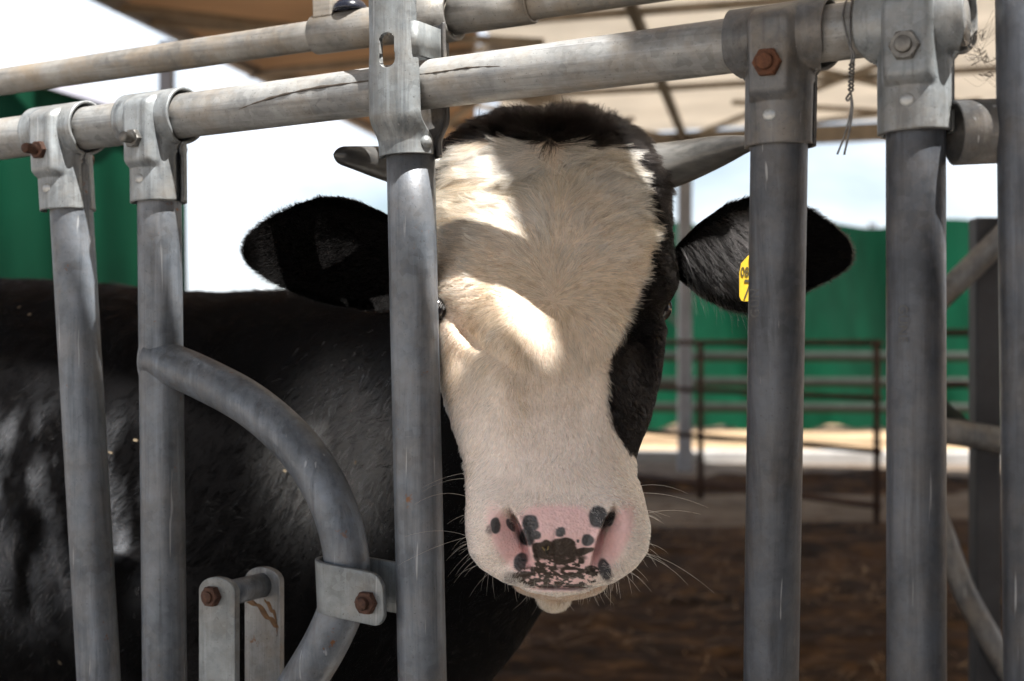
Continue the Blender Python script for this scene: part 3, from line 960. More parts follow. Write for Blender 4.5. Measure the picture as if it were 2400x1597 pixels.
# dried muck that ran down the rear plate
M_MUCK = plain('dried_brown_muck', (0.17, 0.085, 0.032), 0.6, 0.0, 0.5, 90.0, 0.001)
def splat(pts, mat, parent, name='muck_stain', seed=0):
    q = catmull(pts, 26)
    t = np.linspace(0, 1, 26)
    w = 0.0042 * (0.4 + np.abs(np.sin(t * 9 + seed)) * 0.9) * np.sin(np.pi * np.clip(t, 0.04, 0.96)) ** 0.4
    V = []
    for i in range(26):
        for a in np.linspace(-1, 1, 7):
            V.append(q[i] + EZ * a * w[i] + ROUT * (0.0011 * (1 - a * a)))
    return new_mesh(name, V, grid_faces(26, 7), mat, parent)
f2 = lk - ROUT * (0.034 - 0.0042) 
splat([f2 + RD * -0.020 + EZ * -0.018, f2 + RD * -0.006 + EZ * -0.022, f2 + RD * 0.006 + EZ * -0.032, f2 + RD * 0.016 + EZ * -0.039, f2 + RD * 0.023 + EZ * -0.044], M_MUCK, lp2, seed=1)
splat([f2 + RD * 0.004 + EZ * -0.016, f2 + RD * 0.012 + EZ * -0.024, f2 + RD * 0.019 + EZ * -0.034, f2 + RD * 0.021 + EZ * -0.050], M_MUCK, lp2, seed=2.3)

# ---- stub pipe on the end post
st_a = P(2236, 312, 1.150); st_b = st_a + np.array([0.082, 0.004, 0.004])
hollow_pipe('stub_pipe', st_a, st_b, 0.0262, M_COLLAR2, panel)

# ---- maker's name stamped along two posts
M_STAMP = plain('stamped_lettering', (0.100, 0.100, 0.098), 0.6, 0.3, 0.2, 200.0, 0.0)
def stamp(txt, px, py, d, rot_down, parent):
    cu = bpy.data.curves.new('stamped_lettering', 'FONT')
    cu.body = txt; cu.size = 0.0105; cu.extrude = 0.0002; cu.align_x = 'LEFT'; cu.space_character = 1.15
    cu.materials.append(M_STAMP)
    tmpo = bpy.data.objects.new('stamped_lettering', cu); COL.objects.link(tmpo)
    me_ = bpy.data.meshes.new_from_object(tmpo.evaluated_get(bpy.context.evaluated_depsgraph_get()))
    bpy.data.objects.remove(tmpo)
    # face the lane; reading upwards or downwards along the post
    nrm = Vector((-0.28, -0.96, 0)).normalized()
    xa = Vector((0, 0, -1)) if rot_down > 0 else Vector((0, 0, 1))
    ya = nrm.cross(xa)
    m = Matrix.Translation(tuple(P(px, py, d))) @ Matrix((xa, ya, nrm)).transposed().to_4x4()
    me_.transform(m)
    me_.materials.clear(); me_.materials.append(M_STAMP)
    return link('stamped_lettering', me_, parent)
stamp('GÜN', 1779, 745, ZP(1812) - 0.0188, -1, post4)
stamp('GÜNE', 2106, 714, ZP(2146) - 0.0205, 1, post5)

# ================================================================== twisted tie wire on the rail
wire = empty('tie_wire', P(2012, 160, ZP(2010)), 'twisted steel tie wire looped over the rail, ends dangling', 'wire')
def wpt(px, py, o=0.027):
    return P(px, py, ZP(px)) + ROUT * o
def wloop(px0, px1, off):
    c = rail_at(px0)
    pts = []
    for t in np.linspace(R(200), R(10), 16):
        pts.append(c + 0.0262 * (math.cos(t) * ROUT + math.sin(t) * RUP) + RD * off)
    return pts
k1 = wloop(2001, 2001, -0.002) + [wpt(2010, 120), wpt(2017, 142), wpt(2014, 165)]
k2 = wloop(2006, 2006, 0.002) + [wpt(2014, 122), wpt(2022, 140), wpt(2020, 165)]
tw1 = [wpt(2016 + 5 * math.sin(t * 5.2), 165 + 62 * t, 0.027 + 0.0016 * math.cos(t * 5.2 * 1)) for t in np.linspace(0, 1, 2)]
def twist(ph):
    return [wpt(2017 - 3 * t + 5.0 * math.sin(t * 22 + ph), 160 + 66 * t, 0.027 + 0.0018 * math.cos(t * 22 + ph)) for t in np.linspace(0, 1, 26)]
tube('wire_strand', catmull(k1 + twist(0) + [wpt(2008, 236), wpt(2004, 243), wpt(2008, 248), wpt(2014, 240), wpt(2015, 262), wpt(2008, 300), wpt(1995, 340), wpt(1983, 371)], 160), 0.0009, M_WIRE, wire, n=8)
tube('wire_strand', catmull(k2 + twist(3.1) + [wpt(2016, 240), wpt(2018, 262), wpt(2014, 300), wpt(2006, 340), wpt(1999, 372)], 150), 0.0009, M_WIRE, wire, n=8)

# ================================================================== cobweb threads between the end posts
wv = []
for k in range(16):
    a = P(rng.uniform(2256, 2270), rng.uniform(20, 190), ZP(2260) - 0.01); e = P(rng.uniform(2325, 2345), rng.uniform(10, 230), ZP(2330) - 0.005)
    m_ = (a + e) / 2 + np.array([0, 0, -rng.uniform(0.002, 0.012)])
    V_, F_ = sweep(catmull([a, m_, e], 10), 0.00010, 5, False)
    wv.append((V_, F_))
for k in range(14):
    c_ = P(rng.uniform(2275, 2325), rng.uniform(60, 200), ZP(2300) - 0.008)
    pts_ = [c_ + rng.normal(0, 0.0028, 3) for _ in range(4)]
    wv.append(sweep(catmull(pts_, 10), 0.00032, 5, False))
off = 0; VV = []; FF = []
for V_, F_ in wv:
    VV.append(V_); FF += [[i + off for i in f] for f in F_]; off += len(V_)
tag(new_mesh('cobweb', np.vstack(VV), FF, plain('dusty_cobweb', (0.22, 0.19, 0.16), 0.9, 0.0, 0.2, 50.0, 0.0)), 'dusty cobweb threads and bits strung between collar and end post', 'cobweb', kind='stuff')
# ================================================================== the cow
def hair_material(name, rough, ior):
    m, nt, b = mat_new(name)
    nt.nodes.remove(b)
    out = nt.nodes['Material Output']
    at = nd(nt, 'ShaderNodeAttribute', attribute_name='hair_color')
    h = nd(nt, 'ShaderNodeBsdfHairPrincipled')
    h.model = 'CHIANG'; h.parametrization = 'COLOR'
    nt.links.new(at.outputs['Color'], h.inputs['Color'])
    for k_, v_ in (('Roughness', rough), ('IOR', ior), ('Radial Roughness', 0.55), ('Coat', 0.0), ('Random Color', 0.0), ('Random Roughness', 0.1)):
        if k_ in h.inputs: h.inputs[k_].default_value = v_
    nt.links.new(h.outputs[0], out.inputs['Surface'])
    return m
M_HAIR = hair_material('cow_hair', 0.42, 1.55)
M_HAIRB = hair_material('cow_black_hair', 0.32, 1.14)

def skin_material():
    m, nt, b = mat_new('cow_skin')
    at = nd(nt, 'ShaderNodeAttribute', attribute_name='skin_color')
    nt.links.new(at.outputs['Color'], b.inputs['Base Color'])
    sep = nd(nt, 'ShaderNodeAttribute', attribute_name='skin_wet')
    mr = nd(nt, 'ShaderNodeMapRange'); mr.inputs['To Min'].default_value = 0.78; mr.inputs['To Max'].default_value = 0.30
    nt.links.new(sep.outputs['Fac'], mr.inputs['Value']); nt.links.new(mr.outputs[0], b.inputs['Roughness'])
    b.inputs['Subsurface Weight'].default_value = 0.12
    b.inputs['Subsurface Radius'].default_value = (0.006, 0.003, 0.002)
    b.inputs['Subsurface Scale'].default_value = 1.0
    sr = nd(nt, 'ShaderNodeMapRange'); sr.inputs['From Max'].default_value = 0.06; sr.inputs['To Min'].default_value = 0.03; sr.inputs['To Max'].default_value = 0.38
    nt.links.new(at.outputs['Fac'], sr.inputs['Value']); nt.links.new(sr.outputs[0], b.inputs['Specular IOR Level'])
    v = coords(nt)
    vo = nd(nt, 'ShaderNodeTexVoronoi'); vo.inputs['Scale'].default_value = 400.0
    nt.links.new(v, vo.inputs['Vector'])
    bump(nt, b, vo.outputs['Distance'], 0.45, 0.0016)
    return m
M_SKIN = skin_material()

def make_hair(name, root, d, nrm, length, lift, color, radius, parent, K=6, bend=0.0, noise_amp=0.0, noise_scale=60.0, droop=0.0, curl=0.0, seed=0, fluff=0.0, clump=0.0, nclump=0, mat=None, cvar=(0.74, 1.12)):
    N = len(root)
    t = np.linspace(0, 1, K)
    pts = np.zeros((N, K, 3))
    side = np.cross(nrm, d)
    bendv = rng.normal(0, 1, N) * bend
    n1 = np.stack([vnoise(root, noise_scale, seed + q) for q in range(3)], -1) * noise_amp
    n2 = rng.normal(0, 1, (N, 3)) * fluff
    ph = rng.uniform(0, 6.28, N)
    for k in range(K):
        s = t[k]
        dirv = d + n1 * s + n2 * s
        up = lift * s * (1.0 - 0.45 * s)
        off = dirv * s + nrm * up[:, None] + side * (bendv * s * s)[:, None]
        if curl > 0:
            off = off + (side * np.sin(ph + s * 5)[:, None] + nrm * np.cos(ph + s * 5)[:, None]) * curl * s
        pts[:, k] = root + off * length[:, None]
        pts[:, k, 2] -= droop * length * s * s
    color = np.array(color, float)
    if nclump:
        from mathutils.kdtree import KDTree
        si = rng.choice(N, nclump, replace=False)
        kd = KDTree(nclump)
        for q, i in enumerate(si): kd.insert(root[i], q)
        kd.balance()
        near = np.array([kd.find(v)[1] for v in root.tolist()])
        sidx = si[near]
        w = (clump * np.clip(t, 0, 1) ** 1.3)[None, :, None] * rng.uniform(0.55, 1.0, (N, 1, 1))
        pts = pts * (1 - w) + pts[sidx] * w
        color = color * rng.uniform(cvar[0], cvar[1], nclump)[near][:, None]
    cu = bpy.data.hair_curves.new(name)
    cu.add_curves([K] * N)
    cu.attributes['position'].data.foreach_set('vector', pts.astype(np.float32).ravel())
    ra = cu.attributes.get('radius') or cu.attributes.new('radius', 'FLOAT', 'POINT')
    rr = (np.broadcast_to(np.asarray(radius, float).reshape(-1, 1), (N, 1)) * (1 - 0.75 * t[None] ** 1.6)).astype(np.float32)
    ra.data.foreach_set('value', rr.ravel())
    ca = cu.attributes.new('hair_color', 'FLOAT_COLOR', 'CURVE')
    ca.data.foreach_set('color', np.concatenate([np.clip(color, 0.0, 1), np.ones((N, 1))], 1).astype(np.float32).ravel())
    cu.materials.append(mat or M_HAIR)
    return link(name, cu, parent)

# ------------------------------------------------------------ head skin, lofted ring by ring from poll to lips
TAB = np.array([
    # py   front  left  right  side-depth  roundness
    [262, 1.545, 1275, 1290, 0.020, 2.0],
    [264, 1.535, 1215, 1352, 0.028, 2.0],
    [270, 1.522, 1160, 1412, 0.036, 2.0],
    [280, 1.508, 1115, 1452, 0.044, 2.1],
    [300, 1.490, 1072, 1492, 0.054, 2.2],
    [335, 1.478, 1036, 1532, 0.064, 2.4],
    [400, 1.460, 1012, 1560, 0.074, 2.6],
    [500, 1.430, 1002, 1572, 0.082, 2.6],
    [600, 1.397, 1002, 1574, 0.088, 2.5],
    [700, 1.367, 1008, 1566, 0.094, 2.4],
    [800, 1.347, 1016, 1558, 0.098, 2.2],
    [900, 1.334, 1030, 1548, 0.100, 2.1],
    [1000, 1.321, 1056, 1522, 0.096, 2.0],
    [1080, 1.312, 1084, 1490, 0.085, 2.1],
    [1130, 1.302, 1092, 1489, 0.072, 2.3],
    [1180, 1.295, 1093, 1508, 0.062, 2.5],
    [1250, 1.291, 1091, 1523, 0.057, 2.6],
    [1310, 1.295, 1098, 1516, 0.053, 2.5],
    [1350, 1.304, 1126, 1488, 0.048, 2.4],
    [1378, 1.316, 1176, 1442, 0.042, 2.2],
    [1392, 1.326, 1222, 1392, 0.036, 2.1],
    [1398, 1.334, 1262, 1348, 0.030, 2.0],
    [1400, 1.340, 1296, 1308, 0.024, 2.0]])
NV, NU = 440, 400
tq = np.linspace(0, 1, NV)
# denser rows on the muzzle and at both ends
pyq = np.interp(tq, [0, 0.07, 0.50, 0.92, 1], [262, 285, 1080, 1370, 1400])
def col(k):
    v = np.interp(pyq, TAB[:, 0], TAB[:, k])
    return v
def sm1(v, n=9):
    p = np.pad(v, n, mode='edge')
    kx_ = np.hanning(2 * n + 1); kx_ /= kx_.sum()
    return np.convolve(p, kx_, 'valid')
hD, hL, hR, hA, hN = sm1(col(1)), col(2), col(3), sm1(col(4)), sm1(col(5))
mid = smooth(300, 340, pyq) * smooth(1372, 1345, pyq)
hL = hL * (1 - mid) + sm1(hL) * mid; hR = hR * (1 - mid) + sm1(hR) * mid
hB = np.interp(pyq, [262, 330, 600, 900, 1080, 1250, 1400], [0.03, 0.09, 0.13, 0.12, 0.075, 0.055, 0.03])
uu = np.linspace(0, 1, NU, endpoint=False)
# angle: 0 = front centre; three quarters of the columns on the front half
th = np.where(uu < 0.375, uu / 0.375 * (math.pi / 2), np.where(uu < 0.625, math.pi / 2 + (uu - 0.375) / 0.25 * math.pi, 1.5 * math.pi + (uu - 0.625) / 0.375 * (math.pi / 2)))
sn, cs = np.sin(th), np.cos(th)
HV = np.zeros((NV, NU, 3))
for j in range(NV):
    dmid = hD[j] + hA[j]
    xl = (hL[j] - 1200) / F * dmid; xr_ = (hR[j] - 1200) / F * dmid
    cx = (xl + xr_) / 2; w = (xr_ - xl) / 2
    e = 2.0 / hN[j]
    X = cx + w * np.sign(sn) * abs(sn) ** e
    Yf = dmid - hA[j] * abs(cs) ** e
    Yb = dmid + hB[j] * abs(cs) ** 1.0
    Y = np.where(cs > 0, Yf, Yb)
    HV[j, :, 0] = X; HV[j, :, 1] = Y
    HV[j, :, 2] = CAM_H + (798.5 - pyq[j]) / F * hD[j]
hx, hy = proj(HV)
front = np.clip(cs, 0, 1)[None, :] ** 0.5 * np.ones((NV, 1))
def g2(cx, cy, rx, ry, rot=0.0):
    c, s = math.cos(rot), math.sin(rot)
    dx, dy = hx - cx, hy - cy
    return np.exp(-(((dx * c + dy * s) / rx) ** 2 + ((-dx * s + dy * c) / ry) ** 2))
dY = np.zeros((NV, NU))
XC = 1299.0
for s in (-1, 1):
    # brow ridge, hollow beside the bridge of the nose, crest below the eye
    dY -= 0.008 * g2(XC + s * 205, 600, 50, 80)
    dY += 0.024 * g2(XC + s * 215, 850, 42, 130, rot=-s * 0.22)
    dY -= 0.011 * g2(XC + s * 120, 900, 45, 180)
    dY -= 0.008 * g2(XC + s * 225, 1010, 40, 90)
    dY += 0.015 * g2(XC + s * 178, 800, 22, 95, rot=s * 0.85)
    dY += 0.005 * g2(XC + s * 120, 1120, 60, 30)
    dY -= 0.006 * g2(XC + s * 150, 1215, 40, 70)
dY += 0.004 * g2(XC, 640, 60, 120)
dY -= 0.006 * g2(XC, 470, 130, 100)
dY += 0.004 * g2(XC, 1160, 110, 26)
dY -= 0.003 * g2(XC, 1250, 80, 60)
dY += 0.002 * g2(XC + 2, 1300, 5, 80)
# nostrils: a scoop that opens sideways, with a sharp inner rim
for (ax_, ay_, bx_, by_, s) in ((1196, 1196, 1243, 1322, -1), (1438, 1188, 1392, 1318, 1)):
    L = math.hypot(bx_ - ax_, by_ - ay_)
    tx_, ty_ = (bx_ - ax_) / L, (by_ - ay_) / L
    nx_, ny_ = (ty_ * 1.0, -tx_ * 1.0)
    if nx_ * s < 0: nx_, ny_ = -nx_, -ny_
    tt_ = ((hx - ax_) * tx_ + (hy - ay_) * ty_) / L
    bow = 10 * np.sin(np.clip(tt_, 0, 1) * math.pi)
    ss_ = (hx - ax_) * nx_ + (hy - ay_) * ny_ + bow * 0.5
    along = smooth(-0.12, 0.30, tt_) * smooth(1.18, 0.80, tt_)
    wdt = 32 + 40 * np.clip(tt_, 0, 1)
    dep = np.where(ss_ > 0, 0.72 * np.exp(-(np.clip(ss_, 0, None) / wdt) ** 1.5) + 0.28 * np.exp(-(np.clip(ss_, 0, None) / 12.0) ** 2), np.exp(-(ss_ / 4.0) ** 2))
    dY += 0.040 * along * dep
    dY += 0.014 * smooth(0.02, 0.22, tt_) * smooth(0.85, 0.5, tt_) * np.exp(-((ss_ - 6) / 5.5) ** 2)
    rim = np.exp(-((ss_ + 10) / 9.0) ** 2) * along
    dY -= 0.0035 * rim
# the line of the mouth
mouth_y = 1386 - 9 * np.exp(-((hx - 1305) / 90.0) ** 2) * 0 - 14 * smooth(60, 170, abs(hx - 1310))
dY += 0.010 * np.exp(-((hy - mouth_y + 6) / 4.0) ** 2) * smooth(170, 90, abs(hx - 1312))
HV[..., 1] += dY * front
HV[..., 2] += (0.004 * np.exp(-((hx - 1196) / 58.0) ** 2) + 0.005 * np.exp(-((hx - 1352) / 66.0) ** 2)) * smooth(345, 285, hy)
# side features: orbit bulge and eye sockets
sidew = abs(sn)[None, :] ** 2 * np.ones((NV, 1)) * (HV[..., 1] < (hD + hA + 0.03)[:, None])
for s in (-1, 1):
    m = sidew * (np.sign(sn)[None, :] == s)
    HV[..., 0] += s * m * (0.0075 * np.exp(-((hy - 655) / 48.0) ** 2) - 0.0055 * np.exp(-((hy - 735) / 26.0) ** 2))

def grid_normals(V, closed=True):
    du = np.roll(V, -1, 1) - np.roll(V, 1, 1) if closed else np.gradient(V, axis=1)
    dv = np.gradient(V, axis=0)
    n = np.cross(dv, du)
    n /= np.linalg.norm(n, axis=-1, keepdims=True) + 1e-12
    return n
HN = grid_normals(HV)
# outward orientation check
cen = HV.mean(1, keepdims=True)
if np.mean(np.sum(HN * (HV - cen), -1)) < 0: HN = -HN
hx, hy = proj(HV)

# ------------------------------------------------------------ coat pattern of the head
B_Y = np.array([400, 480, 520, 560, 600, 640, 680, 720, 760, 800, 830, 860, 900, 950, 1000, 1040, 1070, 1100, 1200])
B_X = np.array([1585, 1556, 1544, 1536, 1526, 1519, 1504, 1487, 1471, 1453, 1438, 1428, 1424, 1423, 1434, 1455, 1482, 1530, 1700])
T_X = np.array([900, 1000, 1036, 1050, 1062, 1082, 1130, 1200, 1300, 1380, 1440, 1464, 1482, 1494, 1508, 1528, 1562])
T_Y = np.array([470, 460, 430, 395, 352, 336, 328, 332, 336, 342, 346, 352, 385, 430, 480, 520, 580])
def black_mask(x, y, p, frontness):
    w = 7.0 * fbm(p, 150.0, 2, 4)
    a = smooth(-7, 7, (x + w) - np.interp(y, B_Y, B_X))
    b = smooth(7, -7, (y + w) - np.interp(x, T_X, T_Y))
    return np.clip(np.maximum(a, b) , 0, 1)
frontness = np.clip(-HN[..., 1], -1, 1)
back = smooth(0.02, -0.25, -HN[..., 1] * 1.0)
bm_ = black_mask(hx, hy, HV, frontness)
behind = smooth(0.03, 0.07, HV[..., 1] - (hD + hA)[:, None])
bm_ = np.maximum(bm_, behind * smooth(1120, 1020, hy))

# nose pad pattern
def zc(X, Y): return 1050 + X / 4.61, 1100 + Y / 4.61
def ell(X, Y, rx, ry, rot=0.0):
    cx, cy = zc(X, Y); rx *= 1.1 / 4.61; ry *= 1.1 / 4.61
    wob = 0.34 * fbm(np.stack([hx, hy, hx * 0 + X], -1), 0.045, 2, int(X) % 91)
    c, s = math.cos(rot), math.sin(rot); dx, dy = hx - cx, hy - cy
    return 1.0 - np.sqrt(((dx * c + dy * s) / rx) ** 2 + ((-dx * s + dy * c) / ry) ** 2) + wob
def mask(e, soft=0.15): return smooth(-soft, soft, e)
GREY = [(885, 590, 84, 88), (860, 720, 80, 100), (945, 715, 52, 46), (1220, 677, 56, 48), (1505, 770, 64, 62), (1403, 777, 17, 17), (1622, 520, 104, 108), (1762, 540, 34, 76, 0.3), (512, 622, 46, 82), (785, 1000, 66, 96, 0.3), (1695, 1080, 58, 118, -0.25), (680, 610, 34, 74, -0.5)]
SOFTG = [(447, 655, 42, 52), (1725, 1165, 58, 58), (690, 1190, 82, 82)]
BROWN = [(1030, 862, 112, 92), (1240, 862, 132, 102), (1335, 806, 38, 42), (1450, 892, 112, 40, -0.25), (1180, 955, 260, 78), (1030, 1070, 130, 110), (1340, 1000, 110, 55), (1340, 1105, 112, 70), (820, 1165, 92, 66), (950, 1180, 150, 80), (1150, 1190, 160, 74), (1560, 1105, 70, 56), (1560, 1190, 46, 38), (1000, 1245, 200, 36), (1270, 1240, 220, 34)]
ysp = (hy - 1100) * 4.61
grey = np.zeros_like(hx); brown = np.zeros_like(hx)
for e in GREY: grey = np.maximum(grey, mask(ell(*e)))
for e in SOFTG: grey = np.maximum(grey, 0.72 * mask(ell(*e), 0.5))
for e in BROWN: brown = np.maximum(brown, mask(ell(*e), 0.08))
lace = fbm(np.stack([hx, hy * 1.6, hx * 0], -1), 0.085, 3, 33)
brown *= 1 - smooth(0.18, 0.32, lace) * smooth(930, 1010, ysp)
lowreg = smooth(720, 800, (hx - 1050) * 4.61) * smooth(1660, 1560, (hx - 1050) * 4.61) * smooth(1010, 1090, ysp) * smooth(1300, 1270, ysp)
brown = np.maximum(brown, lowreg * smooth(0.02, 0.12, -lace - 0.02))
fr = (HN[..., 1] < 0.1) * smooth(1150, 1165, hy)
grey *= fr; brown *= fr
# naked pink pad
pad = smooth(1.15, 0.82, np.sqrt(((hx - 1306) / 116.0) ** 2 + ((hy - 1280) / 112.0) ** 2)) * smooth(1172, 1196, hy)
for (cx, cy, rx, ry, rt) in ((1184, 1262, 30, 78, -0.42), (1447, 1256, 28, 78, 0.38)):
    c, s = math.cos(rt), math.sin(rt); dx, dy = hx - cx, hy - cy
    pad = np.maximum(pad, smooth(1.40, 0.55, np.sqrt(((dx * c + dy * s) / rx) ** 2 + ((-dx * s + dy * c) / ry) ** 2)))
pad = pad * (HN[..., 1] < 0.2) * smooth(1392, 1384, hy)
eyepink = 0.25 * np.exp(-(((hx - 1062) / 36.0) ** 2 + ((hy - 780) / 46.0) ** 2)) * (HN[..., 1] < 0.4)

mott = fbm(HV, 420.0, 2, 12)
c_white = np.array([0.58, 0.46, 0.35]); c_black = np.array([0.006, 0.005, 0.005])
c_muz = np.array([0.80, 0.69, 0.62]); c_pink = np.array([0.86, 0.58, 0.565])
yellow = np.clip(0.5 + 0.9 * fbm(HV, 26.0, 3, 2), 0, 1)
low = smooth(760, 1130, hy)
skin = c_white[None, None] * (1 - low[..., None]) + c_muz[None, None] * low[..., None]
skin = skin * (1 - bm_[..., None]) + c_black * bm_[..., None]
pk = c_pink * (1 + 0.10 * mott[..., None])
pinkw = np.clip(pad, 0, 1)[..., None]
skin = skin * (1 - pinkw) + pk * pinkw
skin = skin * (1 - eyepink[..., None] * (1 - bm_[..., None])) + np.array([0.60, 0.38, 0.34]) * eyepink[..., None] * (1 - bm_[..., None])
skin = skin * (1 - grey[..., None]) + np.array([0.070, 0.068, 0.072]) * grey[..., None]
skin = skin * (1 - brown[..., None]) + np.array([0.052, 0.038, 0.030]) * (1 + 0.2 * mott[..., None]) * brown[..., None]
wet = np.clip(pad, 0, 1)

verts = [HV.reshape(-1, 3)]; faces = [grid_faces(NV, NU, True)]
cols = [skin.reshape(-1, 3)]; wets = [wet.ravel()]
nverts = NV * NU

# ------------------------------------------------------------ chin below the lips
def ellipsoid(c, rx, ry, rz, n=24, m=36):
    a, b = np.meshgrid(np.linspace(0.02, math.pi - 0.02, n), np.linspace(0, 2 * math.pi, m, endpoint=False), indexing='ij')
    V = np.stack([c[0] + rx * np.sin(a) * np.cos(b), c[1] + ry * np.sin(a) * np.sin(b), c[2] + rz * np.cos(a)], -1)
    return V
CH = ellipsoid(P(1298, 1399, 1.380), 0.0150, 0.030, 0.0120)
CHn = grid_normals(CH)
if np.mean(np.sum(CHn * (CH - CH.mean((0, 1))), -1)) < 0: CHn = -CHn
verts.append(CH.reshape(-1, 3)); faces.append(grid_faces(24, 36, True) + nverts); nverts += 24 * 36
cols.append(np.tile(np.array([0.42, 0.31, 0.22]), (24 * 36, 1))); wets.append(np.zeros(24 * 36))
LIP = ellipsoid(P(1312, 1366, 1.368), 0.0450, 0.036, 0.0150)
LIPn = grid_normals(LIP)
if np.mean(np.sum(LIPn * (LIP - LIP.mean((0, 1))), -1)) < 0: LIPn = -LIPn
verts.append(LIP.reshape(-1, 3)); faces.append(grid_faces(24, 36, True) + nverts); nverts += 24 * 36
cols.append(np.tile(np.array([0.48, 0.34, 0.25]), (24 * 36, 1))); wets.append(np.zeros(24 * 36))

# ------------------------------------------------------------ ears
def ear(xs, top, bot, d_base, d_tip, sgn, cup):
    """leaf-shaped cupped shell; xs from base to tip"""
    ns_, nt_ = 70, 41
    S = np.linspace(0, 1, ns_) ** 0.9
    xq = xs[0] + (xs[-1] - xs[0]) * S
    o = np.argsort(xs)
    tp = np.interp(xq, np.array(xs)[o], np.array(top)[o]); bt = np.interp(xq, np.array(xs)[o], np.array(bot)[o])
    T = np.linspace(-1, 1, nt_)
    out = []
    for lay, thk in ((0, 0.0), (1, 0.007)):
        V = np.zeros((ns_, nt_, 3))
        for i in range(ns_):
            py = tp[i] + (bt[i] - tp[i]) * (T + 1) / 2
            hw = (bt[i] - tp[i]) / F * 1.5 / 2
            d = d_base + (d_tip - d_base) * S[i]
            dep = cup * hw * (1 - T ** 2) * (1 - 0.35 * S[i]) * math.sin(math.pi * min(1, 0.15 + S[i])) + 0.25 * cup * hw
            dd = d + dep + thk * (1 - abs(T) ** 6) * (1 if lay else 0) * (1.0 + 1.5 * (1 - S[i]))
            for k in range(nt_):
                V[i, k] = P(xq[i], py[k], dd[k])
        out.append(V)
    return out
ears = []
EL = ear([935, 900, 850, 800, 750, 700, 650, 620, 592, 578, 572], [520, 500, 476, 462, 463, 478, 503, 520, 542, 558, 580], [722, 724, 724, 718, 706, 690, 666, 648, 628, 613, 594], 1.545, 1.475, -1, 0.42)
ER = ear([1575, 1600, 1640, 1700, 1760, 1830, 1900, 1950, 1980, 1992, 1996], [590, 562, 522, 480, 461, 464, 492, 526, 552, 568, 588], [640, 660, 694, 724, 735, 716, 676, 652, 634, 618, 602], 1.530, 1.500, 1, -0.30)
for (A_, B_) in (EL, ER):
    ns_, nt_ = A_.shape[:2]
    verts += [A_.reshape(-1, 3), B_.reshape(-1, 3)]
    f = grid_faces(ns_, nt_)
    faces += [f + nverts, f[:, ::-1] + nverts + ns_ * nt_]
    nverts += 2 * ns_ * nt_
    for lay in (A_, B_):
        cc = np.tile(np.array([0.003, 0.0025, 0.0025]), (ns_ * nt_, 1))
        cols.append(cc); wets.append(np.zeros(ns_ * nt_))

# ------------------------------------------------------------ neck, trunk and legs, remeshed into one surface
def loft(sections, n=40):
    """sections: centre, axis-side vector, up vector, half-width, half-height up, half-height down"""
    V = []
    for c, sv, uv, w, hu, hd in sections:
        a = np.arange(n) / n * 2 * math.pi
        sa, ca = np.sin(a), np.cos(a)
        up = np.where(ca > 0, hu, hd)
        V.append(np.asarray(c) + (np.sign(sa) * abs(sa) ** 0.9 * w)[:, None] * sv + (ca * up)[:, None] * uv)
    V = np.array(V)
    m = len(sections)
    Fc = [list(f) for f in grid_faces(m, n, True)]
    Fc.append(list(range(n))); Fc.append(list(range((m - 1) * n, m * n))[::-1])
    return V.reshape(-1, 3), Fc
def interp_sections(keys, m):
    K_ = np.array(keys, float)
    return catmull(K_, m)
# keys: x, y, z(centre), half-width, up, down
neck_keys = [(0.045, 1.60, 1.22, 0.085, 0.10, 0.14), (0.01, 1.72, 1.17, 0.11, 0.15, 0.24), (-0.10, 1.90, 1.10, 0.15, 0.215, 0.36), (-0.28, 2.06, 1.05, 0.21, 0.275, 0.40), (-0.48, 2.18, 1.02, 0.27, 0.305, 0.42), (-0.70, 2.32, 1.00, 0.31, 0.345, 0.42),
              (-1.05, 2.52, 0.98, 0.34, 0.385, 0.42), (-1.5, 2.78, 0.98, 0.37, 0.38, 0.44), (-1.95, 3.04, 1.00, 0.36, 0.38, 0.40), (-2.3, 3.24, 1.04, 0.30, 0.33, 0.30), (-2.45, 3.33, 1.06, 0.16, 0.22, 0.18)]
kk = interp_sections(neck_keys, 46)
secs = []
for i in range(len(kk)):
    tn = kk[min(i + 1, len(kk) - 1), :3] - kk[max(i - 1, 0), :3]; tn[2] = 0; tn /= np.linalg.norm(tn)
    sv = np.cross(tn, EZ)
    secs.append((kk[i, :3], sv, EZ, kk[i, 3], kk[i, 4], kk[i, 5]))
BV, BF = loft(secs)
bm = bmesh.new()
def add_raw(V, Fc):
    vs = [bm.verts.new(tuple(v)) for v in V]
    for f in Fc:
        try: bm.faces.new([vs[i] for i in f])
        except ValueError: pass
add_raw(BV, BF)
bd = np.array([-0.866, 0.5, 0]); bs = np.array([0.5, 0.866, 0])
def leg(c, keys):
    pts = catmull([np.array([c[0] + k[0] * bd[0], c[1] + k[0] * bd[1], k[1]]) for k in keys], 26)
    rad = np.interp(np.linspace(0, 1, 26), np.linspace(0, 1, len(keys)), [k[2] for k in keys])
    V, Fc = sweep(pts, rad, 18, True)
    add_raw(V, Fc)
fore = [(0.02, 0.95, 0.14), (0.0, 0.72, 0.105), (-0.02, 0.52, 0.066), (0.0, 0.40, 0.058), (0.0, 0.26, 0.042), (0.0, 0.13, 0.045), (-0.02, 0.06, 0.058), (-0.03, 0.0, 0.066)]
hind = [(0.0, 1.0, 0.20), (-0.05, 0.80, 0.15), (-0.02, 0.62, 0.09), (0.10, 0.50, 0.062), (0.09, 0.40, 0.050), (0.06, 0.24, 0.045), (0.03, 0.12, 0.048), (0.0, 0.05, 0.06), (-0.01, 0.0, 0.068)]
for c, k in (((-0.48, 2.02), fore), ((-0.34, 2.34), fore), ((-2.12, 2.90), hind), ((-1.95, 3.24), hind)):
    leg(c, k)
